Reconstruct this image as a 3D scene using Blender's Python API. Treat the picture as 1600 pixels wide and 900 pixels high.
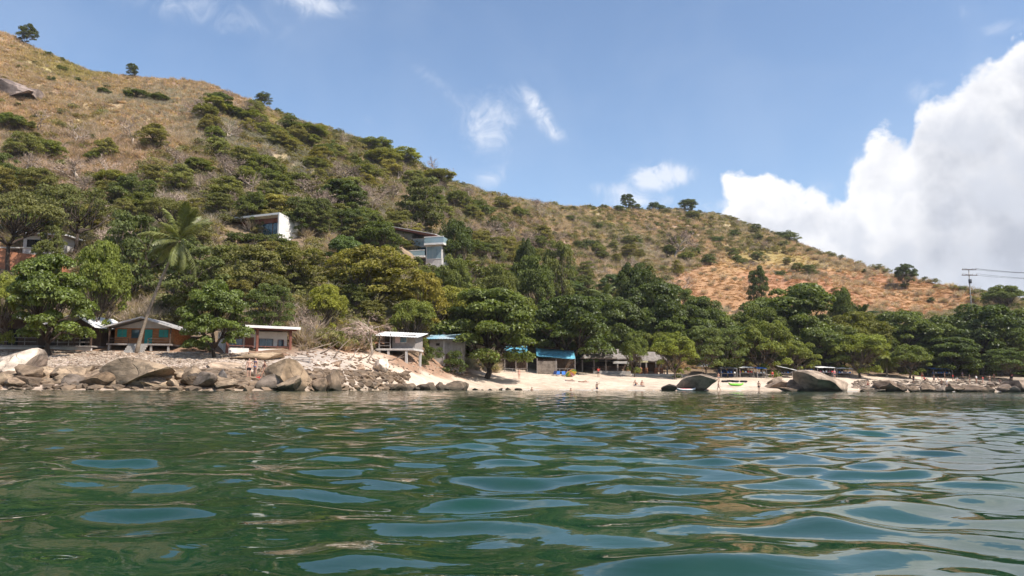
import bpy, bmesh, math, random
import numpy as np
from mathutils import Vector, Matrix, Quaternion

SC = bpy.context.scene
for o in list(bpy.data.objects): bpy.data.objects.remove(o)
COL = SC.collection
R = math.radians

# ------------------------------------------------------------------ camera
F = 1208.0                       # focal length in photo pixels (1600 wide)
CAM_H = 0.37
PITCH = math.atan((605.5 - 450) / F)
ROLL = R(0.30)
cam_f = Vector((0, math.cos(PITCH), math.sin(PITCH)))
cam_r0 = Vector((1, 0, 0)); cam_u0 = cam_r0.cross(cam_f)
cam_r = cam_r0 * math.cos(ROLL) + cam_u0 * math.sin(ROLL)
cam_u = cam_u0 * math.cos(ROLL) - cam_r0 * math.sin(ROLL)
cd = bpy.data.cameras.new('camera'); cam = bpy.data.objects.new('camera', cd); COL.objects.link(cam)
cd.sensor_width = 36; cd.lens = 36 * F / 1600; cd.clip_start = 0.05; cd.clip_end = 20000
cm = Matrix.Identity(4)
for i in range(3):
    cm[i][0] = cam_r[i]; cm[i][1] = cam_u[i]; cm[i][2] = -cam_f[i]
cm[2][3] = CAM_H
cam.matrix_world = cm
SC.camera = cam

# ------------------------------------------------------------------ light and sky
SUN_DIR = Vector((0.62, -0.40, 0.98)).normalized()      # towards the sun: high, from the right, a little behind the camera
SUN_EL = math.asin(SUN_DIR.z); SUN_AZ = math.atan2(SUN_DIR.x, SUN_DIR.y)
SKY_STRENGTH = 0.140
sl = bpy.data.lights.new('sun', 'SUN'); sl.energy = 4.9; sl.angle = R(0.53); sl.color = (1.0, 0.955, 0.88)
sun = bpy.data.objects.new('sun', sl); COL.objects.link(sun)
sun.rotation_euler = SUN_DIR.to_track_quat('Z', 'Y').to_euler(); sun.location = (40, -40, 120)
SC.view_settings.view_transform = 'Standard'; SC.view_settings.look = 'None'
SC.view_settings.gamma = 1.0; SC.view_settings.use_curve_mapping = False
SC.view_settings.exposure = 0.45
SC.render.engine = 'CYCLES'
SC.cycles.max_bounces = 5; SC.cycles.diffuse_bounces = 2; SC.cycles.glossy_bounces = 3
SC.cycles.transmission_bounces = 3; SC.cycles.transparent_max_bounces = 6
SC.cycles.use_adaptive_sampling = True; SC.cycles.adaptive_threshold = 0.03
SC.cycles.caustics_reflective = False; SC.cycles.caustics_refractive = False

def ray(px, py):
    a = (px - 800) / F; b = (450 - py) / F
    return cam_f + cam_r * a + cam_u * b
def at(px, py, Y):
    d = ray(px, py); s = Y / d.y
    return Vector((d.x * s, Y, CAM_H + d.z * s))
def proj(p):
    v = Vector(p) - Vector((0, 0, CAM_H)); d = v.dot(cam_f)
    if d <= 0.01: return (-9999, -9999)
    return (800 + F * v.dot(cam_r) / d, 450 - F * v.dot(cam_u) / d)

world = bpy.data.worlds.new('World'); SC.world = world; world.use_nodes = True
wn = world.node_tree; wn.nodes.clear()
class NT:
    """small helper to write node maths as calls"""
    def __init__(s, nt): s.nt = nt
    def n(s, t, **kw):
        nd = s.nt.nodes.new(t)
        for k, v in kw.items(): setattr(nd, k, v)
        return nd
    def put(s, sock, v):
        if isinstance(v, bpy.types.NodeSocket): s.nt.links.new(v, sock)
        else: sock.default_value = v
    def m(s, op, a, b=None, c=None, clamp=False):
        nd = s.n('ShaderNodeMath', operation=op, use_clamp=clamp)
        for i, v in enumerate((a, b, c)):
            if v is not None: s.put(nd.inputs[i], v)
        return nd.outputs[0]
    def v(s, op, a, b=None, scale=None):
        nd = s.n('ShaderNodeVectorMath', operation=op); s.put(nd.inputs[0], a)
        if b is not None: s.put(nd.inputs[1], b)
        if scale is not None: s.put(nd.inputs['Scale'], scale)
        return nd.outputs['Value'] if op in ('DOT_PRODUCT', 'LENGTH', 'DISTANCE') else nd.outputs[0]
    def noise(s, vec, scale, detail=4, rough=.5, dist=0., lac=2.):
        nd = s.n('ShaderNodeTexNoise'); s.put(nd.inputs['Vector'], vec)
        nd.inputs['Scale'].default_value = scale; nd.inputs['Detail'].default_value = detail
        nd.inputs['Roughness'].default_value = rough; nd.inputs['Distortion'].default_value = dist
        nd.inputs['Lacunarity'].default_value = lac
        return nd.outputs['Fac']
    def mr(s, v, a, b, c=0., d=1., smooth=True):
        nd = s.n('ShaderNodeMapRange', interpolation_type='SMOOTHSTEP' if smooth else 'LINEAR')
        s.put(nd.inputs[0], v)
        for i, x in enumerate((a, b, c, d)): s.put(nd.inputs[1 + i], x)
        return nd.outputs[0]
    def mix(s, f, a, b, mode='MIX'):
        nd = s.n('ShaderNodeMix', data_type='RGBA', blend_type=mode); nd.clamp_factor = True
        s.put(nd.inputs[0], f); s.put(nd.inputs[6], a); s.put(nd.inputs[7], b)
        return nd.outputs[2]
    def link(s, a, b): s.nt.links.new(a, b)
c4 = lambda c: (c[0], c[1], c[2], 1.0)

def build_sky():
    t = NT(wn)
    tc = t.n('ShaderNodeTexCoord').outputs['Generated']
    d = t.v('NORMALIZE', tc)
    sky = t.n('ShaderNodeTexSky'); sky.sky_type = 'NISHITA'; sky.sun_disc = False
    sky.sun_elevation = SUN_EL; sky.sun_rotation = SUN_AZ; sky.altitude = 0
    sky.air_density = 0.95; sky.dust_density = 0.5; sky.ozone_density = 1.6
    skyc = t.v('SCALE', sky.outputs[0], scale=SKY_STRENGTH)
    sx = t.n('ShaderNodeSeparateXYZ'); t.put(sx.inputs[0], d)
    x, y, z = sx.outputs
    az = t.m('ARCTAN2', x, y); el = t.m('ARCSINE', z)
    n1 = t.noise(d, 9, 5, .56); n2 = t.noise(d, 30, 6, .62, .3)
    n3 = t.noise(t.v('ADD', d, (3.1, 1.7, .4)), 5.5, 4, .52, .3)
    # --- cumulus bank to the right: its upper edge as elevation over azimuth
    pts = [(1085, 352), (1120, 322), (1140, 296), (1170, 280), (1215, 280), (1240, 297), (1290, 297), (1322, 268), (1334, 222),
           (1380, 206), (1420, 204), (1428, 170), (1452, 138), (1500, 104), (1560, 66), (1600, 40), (1720, -30), (1900, -70), (2300, -60)]
    A0, A1 = R(5), R(56); E0, E1 = R(-5), R(40)
    fc = t.n('ShaderNodeFloatCurve'); cu = fc.mapping.curves[0]; fc.mapping.use_clip = False
    vals = []
    for p in pts:
        r = ray(*p).normalized(); a = math.atan2(r.x, r.y); e = math.asin(r.z)
        vals.append(((a - A0) / (A1 - A0), (e - E0) / (E1 - E0)))
    cu.points[0].location = (0.0, 0.0); cu.points[1].location = (min(.999, vals[-1][0]), vals[-1][1])
    for v in vals[:-1]:
        q = cu.points.new(*v); q.handle_type = 'AUTO_CLAMPED'
    fc.mapping.update()
    t.put(fc.inputs['Value'], t.m('DIVIDE', t.m('SUBTRACT', az, A0), A1 - A0, clamp=True))
    top = t.m('MULTIPLY_ADD', fc.outputs[0], E1 - E0, E0)
    vor = t.n('ShaderNodeTexVoronoi', feature='F1'); vor.inputs['Scale'].default_value = 22
    t.put(vor.inputs['Vector'], d)
    bil = t.m('SUBTRACT', .42, vor.outputs['Distance'])
    wob = t.m('ADD', t.m('MULTIPLY', t.m('SUBTRACT', n1, .5), R(7)), t.m('ADD', t.m('MULTIPLY', t.m('SUBTRACT', n2, .5), R(4.0)), t.m('MULTIPLY', bil, R(2.2))))
    depth = t.m('ADD', t.m('SUBTRACT', top, el), wob)
    edge = t.mr(n3, .4, .62, R(.15), R(1.3))
    cum = t.mr(depth, R(-.12), edge)
    # body shading: white sunlit crown on the outside, blue-grey belly inside
    belly = t.mr(t.m('ADD', depth, t.m('MULTIPLY', t.m('SUBTRACT', n3, .5), R(26))), R(2.0), R(9))
    inner = t.mr(t.m('ADD', n1, t.m('MULTIPLY', bil, .25)), .38, .66)
    n4 = t.noise(t.v('ADD', d, (-.012, .0, -.016)), 9, 5, .56)
    relief = t.mr(t.m('SUBTRACT', n4, n1), -.06, .09)
    grey = t.m('MULTIPLY', belly, t.m('MULTIPLY_ADD', inner, .45, .6), clamp=True)
    ccol = t.mix(grey, (.80, .80, .82, 1), (.40, .425, .49, 1))
    ccol = t.mix(t.m('MULTIPLY', relief, t.mr(depth, 0., R(4), .0, .65)), ccol, (.50, .53, .60, 1))
    # pale, thin base near the horizon
    low = t.m('MULTIPLY', t.mr(el, R(3.0), R(9.0), 1., 0.), .75)
    ccol = t.mix(low, ccol, (.56, .62, .72, 1))
    # --- small fair-weather wisps (centre px, size px, tilt, strength)
    wis = [((678, 128), 40, 15, -35, .42), ((762, 192), 42, 46, 0, .85), ((845, 178), 46, 13, -58, .75), ((832, 160), 30, 12, -40, .4),
           ((872, 208), 22, 9, -25, .45), ((766, 280), 34, 18, 20, .55), ((1018, 274), 30, 22, 0, 1.25), ((1060, 274), 26, 14, 0, 1.1),
           ((965, 298), 46, 12, -8, .6), ((1000, 316), 60, 10, 0, .6), ((300, 12), 150, 30, -5, .42), ((495, 4), 60, 18, 0, .7),
           ((1507, 20), 8, 14, 0, .5), ((1565, 45), 30, 12, 0, .5), ((1445, 145), 26, 20, 0, .5), ((1345, 250), 26, 20, 0, .4), ((1285, 292), 26, 14, 0, .4),
           ((590, 185), 55, 14, 10, .2), ((1120, 322), 50, 10, 0, .55)]
    wn1 = t.noise(d, 26, 5, .62, 1.1)
    tot = None
    for (px, py), sa, sb, tilt, k in wis:
        c = ray(px, py).normalized()
        e1 = Vector((c.y, -c.x, 0)).normalized(); e2 = e1.cross(c)
        if e2.z < 0: e2 = -e2
        ct, st = math.cos(R(tilt)), math.sin(R(tilt))
        f1 = e1 * ct + e2 * st; f2 = e2 * ct - e1 * st; f3 = f1.cross(f2)
        mp = t.n('ShaderNodeMapping', vector_type='TEXTURE'); t.put(mp.inputs['Vector'], d)
        mp.inputs['Location'].default_value = c
        mp.inputs['Rotation'].default_value = Matrix((f1, f2, f3)).transposed().to_euler()
        mp.inputs['Scale'].default_value = (sa / F, sb / F, .3)
        g = t.m('EXPONENT', t.m('MULTIPLY', t.v('DOT_PRODUCT', mp.outputs[0], mp.outputs[0]), -.9))
        tot = t.m('MULTIPLY_ADD', g, k, 0. if tot is None else tot)
    wmask = t.m('MULTIPLY', t.mr(t.m('ADD', t.m('MULTIPLY', tot, .55), t.m('MULTIPLY', t.m('SUBTRACT', wn1, .5), t.m('MULTIPLY', tot, 2.0))), .08, .75), .8, clamp=True)
    # --- scattered fair-weather cumulus over the rest of the sky (behind and beside the camera)
    rest = t.m('MULTIPLY', t.mr(y, .35, -.1), t.m('MULTIPLY', t.mr(n3, .56, .66), t.mr(z, .05, .2)))
    thin = t.m('MULTIPLY', t.mr(n3, .4, .7), .08)
    m0 = t.mix(thin, skyc, (.6, .66, .76, 1))
    m1 = t.mix(wmask, m0, (.70, .73, .80, 1))
    m2 = t.mix(rest, m1, (.66, .68, .74, 1))
    m3 = t.mix(cum, m2, ccol)
    bg = t.n('ShaderNodeBackground'); t.put(bg.inputs['Color'], m3); bg.inputs['Strength'].default_value = 1.0
    out = t.n('ShaderNodeOutputWorld'); t.link(bg.outputs[0], out.inputs[0])
    world.cycles.sampling_method = 'MANUAL'; world.cycles.sample_map_resolution = 256
build_sky()

# ------------------------------------------------------------------ helpers
def mesh_np(name, V, Fc, mat=None, smooth=False):
    V = np.asarray(V, np.float32).reshape(-1, 3); Fc = np.asarray(Fc, np.int32); k = Fc.shape[1]
    me = bpy.data.meshes.new(name)
    me.vertices.add(len(V)); me.vertices.foreach_set('co', V.ravel())
    me.loops.add(Fc.size); me.loops.foreach_set('vertex_index', Fc.ravel())
    me.polygons.add(len(Fc)); me.polygons.foreach_set('loop_start', np.arange(len(Fc), dtype=np.int32) * k)
    me.polygons.foreach_set('loop_total', np.full(len(Fc), k, np.int32))
    if smooth: me.polygons.foreach_set('use_smooth', np.ones(len(Fc), bool))
    me.update(calc_edges=True); me.validate()
    if mat: me.materials.append(mat)
    return me
def link(name, data, parent=None, loc=None, rot=None, scale=None):
    o = bpy.data.objects.new(name, data); COL.objects.link(o)
    if parent: o.parent = parent
    if loc is not None: o.location = loc
    if rot is not None: o.rotation_euler = rot
    if scale is not None: o.scale = scale
    return o
def tag(o, label=None, cat=None, group=None, kind=None):
    if label: o['label'] = label
    if cat: o['category'] = cat
    if group: o['group'] = group
    if kind: o['kind'] = kind
    return o
def thing(name, label, cat, loc=(0, 0, 0), rz=0., group=None):
    o = link(name, None, loc=loc, rot=(0, 0, rz)); o.empty_display_size = .3
    return tag(o, label, cat, group)
ORD = ['first', 'second', 'third', 'fourth', 'fifth', 'sixth', 'seventh', 'eighth', 'ninth', 'tenth', 'eleventh', 'twelfth', 'thirteenth',
       'fourteenth', 'fifteenth', 'sixteenth', 'seventeenth', 'eighteenth', 'nineteenth', 'twentieth'] + ['twenty-' + w for w in ('first', 'second', 'third', 'fourth', 'fifth', 'sixth', 'seventh', 'eighth', 'ninth')] + ['thirtieth'] + ['thirty-' + w for w in ('first', 'second', 'third', 'fourth', 'fifth', 'sixth')]
class MB:
    """collects boxes, prisms, tubes into one mesh"""
    def __init__(s): s.v = []; s.f = []
    def add(s, V, Fc):
        b = len(s.v); s.v += [tuple(p) for p in V]; s.f += [tuple(i + b for i in f) for f in Fc]; return s
    def box(s, x0, x1, y0, y1, z0, z1):
        return s.add([(x0, y0, z0), (x1, y0, z0), (x1, y1, z0), (x0, y1, z0), (x0, y0, z1), (x1, y0, z1), (x1, y1, z1), (x0, y1, z1)],
                     [(3, 2, 1, 0), (4, 5, 6, 7), (0, 1, 5, 4), (1, 2, 6, 5), (2, 3, 7, 6), (3, 0, 4, 7)])
    def hexa(s, P):          # 8 corners: bottom loop then top loop
        return s.add(P, [(3, 2, 1, 0), (4, 5, 6, 7), (0, 1, 5, 4), (1, 2, 6, 5), (2, 3, 7, 6), (3, 0, 4, 7)])
    def slab(s, P, th):      # quad P thickened downwards
        return s.hexa([(p[0], p[1], p[2] - th) for p in P] + list(P))
    def prism(s, poly, y0, y1):   # polygon in xz extruded along y
        n = len(poly); V = [(x, y0, z) for x, z in poly] + [(x, y1, z) for x, z in poly]
        return s.add(V, [tuple(range(n)), tuple(range(2 * n - 1, n - 1, -1))] + [(i, i + n, (i + 1) % n + n, (i + 1) % n) for i in range(n)])
    def tube(s, P, rad, n=6):
        P = [Vector(p) for p in P]; V = []; m = len(P)
        for i, p in enumerate(P):
            d = (P[min(i + 1, m - 1)] - P[max(i - 1, 0)]).normalized()
            a = d.cross(Vector((0, 0, 1)) if abs(d.z) < .9 else Vector((1, 0, 0))).normalized(); b = d.cross(a)
            r = rad[i] if hasattr(rad, '__len__') else rad
            V += [p + (a * math.cos(2 * math.pi * k / n) + b * math.sin(2 * math.pi * k / n)) * r for k in range(n)]
        Fc = [(i * n + k, i * n + (k + 1) % n, (i + 1) * n + (k + 1) % n, (i + 1) * n + k) for i in range(m - 1) for k in range(n)]
        Fc += [tuple(range(n - 1, -1, -1)), tuple(range((m - 1) * n, m * n))]
        return s.add(V, Fc)
    def sheet(s, x0, x1, y0, y1, zf, n, th=.03):     # corrugated roof sheet, ridges along y; zf(x,y)=height
        V = []; xs = np.linspace(x0, x1, n)
        for j, y in enumerate((y0, y1)):
            for i, x in enumerate(xs): V.append((x, y, zf(x, y) + .02 * math.cos(i * math.pi)))
        for j, y in enumerate((y0, y1)):
            for i, x in enumerate(xs): V.append((x, y, zf(x, y) + .02 * math.cos(i * math.pi) - th))
        Fc = []
        for i in range(n - 1):
            Fc += [(i, i + 1, n + i + 1, n + i), (2 * n + i, 3 * n + i, 3 * n + i + 1, 2 * n + i + 1), (i, 2 * n + i, 2 * n + i + 1, i + 1), (n + i, n + i + 1, 3 * n + i + 1, 3 * n + i)]
        Fc += [(0, n, 3 * n, 2 * n), (n - 1, 3 * n - 1, 4 * n - 1, 2 * n - 1)]
        return s.add(V, Fc)
    def mesh(s, name, mat, smooth=False):
        me = bpy.data.meshes.new(name); me.from_pydata(s.v, [], s.f); me.update()
        if smooth: me.polygons.foreach_set('use_smooth', np.ones(len(me.polygons), bool))
        if mat: me.materials.append(mat)
        return me
    def build(s, name, mat, parent=None, smooth=False):
        return link(name, s.mesh(name, mat, smooth), parent)

# value noise in numpy
_rs = np.random.RandomState(7); _tab = _rs.rand(512, 512)
def vnoise(x, y):
    x = np.asarray(x, float); y = np.asarray(y, float)
    xi = np.floor(x).astype(int); yi = np.floor(y).astype(int); fx = x - xi; fy = y - yi
    fx = fx * fx * (3 - 2 * fx); fy = fy * fy * (3 - 2 * fy)
    g = lambda i, j: _tab[(xi + i) & 511, (yi + j) & 511]
    return (g(0, 0) * (1 - fx) + g(1, 0) * fx) * (1 - fy) + (g(0, 1) * (1 - fx) + g(1, 1) * fx) * fy
def fbm(x, y, sc, o=4, off=0.):
    a = 0; w = .5; tw = 0
    for k in range(o):
        a = a + w * vnoise(np.asarray(x) / sc + off + k * 17.3, np.asarray(y) / sc + off * 1.7 + k * 9.1); tw += w; w *= .5; sc *= .5
    return a / tw
sst = lambda v, a, b: (lambda t: t * t * (3 - 2 * t))(np.clip((np.asarray(v, float) - a) / (b - a), 0, 1))

# ------------------------------------------------------------------ materials
def pmat(name, col, rough=.8, var=.22, scale=2.5, bump=.25, spec=.3, col2=None, metal=0., bscale=None, stretch=None, objcol=False):
    m = bpy.data.materials.new(name); m.use_nodes = True; t = NT(m.node_tree); b = m.node_tree.nodes['Principled BSDF']
    tc = t.n('ShaderNodeTexCoord').outputs['Object']
    if stretch: tc = t.v('MULTIPLY', tc, stretch)
    n = t.noise(tc, scale, 6, .62); f = t.mr(n, .3, .7)
    a = tuple(max(0, c * (1 - var)) for c in col); c2 = col2 or tuple(c * (1 + var) for c in col)
    c = t.mix(f, c4(a), c4(c2))
    if objcol:
        oi = t.n('ShaderNodeObjectInfo'); c = t.mix(1.0, c, oi.outputs['Color'], 'MULTIPLY')
    t.put(b.inputs['Base Color'], c); b.inputs['Roughness'].default_value = rough; b.inputs['Metallic'].default_value = metal
    b.inputs['Specular IOR Level'].default_value = spec
    if bump:
        bn = t.n('ShaderNodeBump'); bn.inputs['Strength'].default_value = bump; bn.inputs['Distance'].default_value = .08
        t.put(bn.inputs['Height'], t.noise(tc, bscale or scale * 3, 5, .65)); t.link(bn.outputs[0], b.inputs['Normal'])
    return m
def leafmat(name, col, var=.35, rough=.42, trans=.35, instancer=False, col2=None, sp=.35):
    """foliage: colour x object colour, per-leaf variation, some light through the leaf"""
    m = bpy.data.materials.new(name); m.use_nodes = True; nt = m.node_tree; t = NT(nt); b = nt.nodes['Principled BSDF']
    g = t.n('ShaderNodeNewGeometry'); oi = t.n('ShaderNodeObjectInfo'); tc = t.n('ShaderNodeTexCoord').outputs['Object']
    rnd = g.outputs['Random Per Island']
    big = t.noise(tc, .35, 3, .5)
    f = t.m('ADD', t.m('MULTIPLY', rnd, .6), t.m('MULTIPLY', t.mr(big, .35, .65), .4))
    c = t.mix(f, c4([x * (1 - var) for x in col]), c4(col2 or [x * (1 + var) for x in col]))
    c = t.mix(1.0, c, oi.outputs['Color'], 'MULTIPLY') if not instancer else c
    if instancer:
        at_ = t.n('ShaderNodeAttribute', attribute_type='INSTANCER', attribute_name='tint'); c = t.mix(1.0, c, at_.outputs['Color'], 'MULTIPLY')
    t.put(b.inputs['Base Color'], c); b.inputs['Roughness'].default_value = rough; b.inputs['Specular IOR Level'].default_value = sp
    if trans > 0:
        tr = t.n('ShaderNodeBsdfTranslucent'); t.put(tr.inputs['Color'], t.mix(1.0, c, (1.15, 1.2, .55, 1), 'MULTIPLY'))
        mx = t.n('ShaderNodeMixShader'); mx.inputs[0].default_value = trans
        t.link(b.outputs[0], mx.inputs[1]); t.link(tr.outputs[0], mx.inputs[2])
        t.link(mx.outputs[0], nt.nodes['Material Output'].inputs['Surface'])
    return m
# ------------------------------------------------------------------ terrain: shore, beach, hillside
# control rows: (px, py, depth) -> tan(azimuth) q, height
def rows(lst):
    q, z, y = [], [], []
    for px, py, Y in lst:
        p = at(px, py, Y); q.append(p.x / Y); z.append(p.z); y.append(Y)
    return np.array(q), np.array(z), np.array(y)
rq, rz_, ry = rows([(-420, -60, 270), (-200, 0, 265), (0, 50, 262), (60, 78, 264), (140, 112, 266), (230, 122, 268), (320, 130, 270), (400, 162, 272),
                    (470, 190, 275), (560, 222, 280), (640, 252, 285), (700, 285, 292), (770, 305, 310), (830, 318, 345), (900, 326, 380), (960, 328, 405),
                    (1060, 330, 415), (1130, 338, 410), (1190, 360, 395), (1260, 388, 370), (1330, 412, 340), (1400, 430, 318), (1480, 446, 295),
                    (1560, 463, 275), (1640, 476, 262), (1800, 510, 240), (2100, 560, 215)])
sq, _, sy = rows([(-420, 607, 58), (0, 607, 60), (250, 607, 61), (430, 607, 63), (520, 607, 70), (600, 608, 84), (700, 608, 102), (800, 609, 114), (1000, 609, 122),
                  (1200, 609, 126), (1400, 609, 138), (1600, 609, 150), (1900, 608, 172), (2100, 608, 185)])
bq, bz, by = rows([(-420, 548, 82), (0, 549, 82), (120, 550, 83), (240, 550, 84), (330, 552, 84), (420, 553, 84), (500, 550, 88), (580, 554, 98), (640, 556, 102), (690, 570, 118), (760, 583, 132),
                   (900, 584, 140), (1000, 586, 143), (1100, 590, 145), (1200, 592, 146), (1300, 590, 150), (1400, 590, 160), (1600, 590, 172), (1900, 590, 195), (2100, 590, 205)])
QT = np.linspace(-1.15, 1.15, 1400)
def smooth_tab(q, v, s):
    t = np.interp(QT, q, v); k = np.exp(-.5 * (np.arange(-40, 41) / s) ** 2); k /= k.sum()
    return np.convolve(np.pad(t, 40, 'edge'), k, 'valid')
T_ry = smooth_tab(rq, ry, 14); T_rz = smooth_tab(rq, rz_, 5); T_sy = smooth_tab(sq, sy, 10); T_by = smooth_tab(bq, by, 10); T_bz = smooth_tab(bq, bz, 10)
T_p = smooth_tab(np.array([-1.1, -.4, -.1, .05, .25, .6, 1.1]), np.array([1.22, 1.22, 1.2, 1.3, 1.35, 1.2, 1.2]), 30)
lk = lambda T, q: np.interp(q, QT, T)
def H(x, y, bumps=True):
    x = np.asarray(x, float); y = np.asarray(y, float); q = x / np.maximum(y, 1e-3)
    ys, yb, zb, yr, zr, p = (lk(T, q) for T in (T_sy, T_by, T_bz, T_ry, T_rz, T_p))
    u = np.clip((y - ys) / (yb - ys), 0, 1); t = np.clip((y - yb) / (yr - yb), 0, 1)
    z = np.where(y < ys, np.maximum(-.09 * (ys - y), -3.5), np.where(y < yb, zb * u ** .85, zb + (zr - zb) * t ** p))
    z = np.where(y > yr, zr - .10 * (y - yr) - .0012 * (y - yr) ** 2, z)
    if bumps:
        amp = np.clip(t * 5, 0, 1) * np.clip((1 - t) * 5, 0, 1)
        z = z + amp * ((fbm(x, y, 55, 4) - .5) * 13 + (fbm(x, y, 9, 3, 5.) - .5) * 2.2) + np.clip(t * 8, 0, 1) * (fbm(x, y, 14, 3, 2.) - .5) * 1.6
        z = z + (u > 0) * (1 - np.clip(t * 6, 0, 1)) * (fbm(x, y, 5, 3, 8.) - .5) * .22 * np.clip(u * 3, 0, 1)
    return z
def Hs(x, y): return float(H(np.array([x]), np.array([y]))[0])
def ground(px, Y, py=560):
    p = at(px, py, Y); return Vector((p.x, Y, Hs(p.x, Y)))
def hit(px, py):
    for Y in np.arange(60, 450, .5):
        p = at(px, py, Y)
        if p.z < Hs(p.x, Y): return Y
    return 450.
def projn(x, y, z):
    vx, vy, vz = x, y, z - CAM_H
    d = vx * cam_f.x + vy * cam_f.y + vz * cam_f.z
    return 800 + F * (vx * cam_r.x + vy * cam_r.y + vz * cam_r.z) / d, 450 - F * (vx * cam_u.x + vy * cam_u.y + vz * cam_u.z) / d
def blob(px, py, cx, cy, sx, sy): return np.exp(-(((px - cx) / sx) ** 2 + ((py - cy) / sy) ** 2))
def field_mask(px, py, x, y):    # the burnt-orange grass slope on the right
    up = np.interp(px, [980, 1060, 1140, 1220, 1330, 1460, 1600], [440, 418, 392, 385, 415, 440, 462])
    w = (fbm(x, y, 22, 4, 3.) - .5) * 60
    return (1 - sst(py + w * .3, 486, 506)) * sst(py + w * .6, up - 6, up + 16) * sst(px + w, 985, 1075) * (1 - sst(px, 1500, 1560) * .6)
def green_mask(px, py, x, y):    # greener, olive patches on the hillside
    g = .9 * blob(px, py, 120, 95, 70, 26) + .8 * blob(px, py, 130, 195, 80, 22) + .7 * blob(px, py, 560, 190, 10, 10) + .9 * blob(px, py, 480, 240, 90, 40) \
        + .7 * blob(px, py, 300, 240, 80, 20) + .9 * blob(px, py, 610, 265, 70, 35) + .6 * blob(px, py, 750, 320, 40, 25) + .7 * blob(px, py, 950, 330, 110, 25) + 1.1 * blob(px, py, 1160, 350, 90, 30) \
        + .6 * blob(px, py, 940, 360, 60, 15) + 1.0 * blob(px, py, 1200, 392, 90, 14) + .9 * blob(px, py, 1470, 440, 90, 14) + blob(px, py, 1570, 470, 50, 22) + .6 * blob(px, py, 400, 190, 60, 30)
    return np.clip(g + (fbm(x, y, 26, 4, 11.) - .52) * 1.5, 0, 1)

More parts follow.
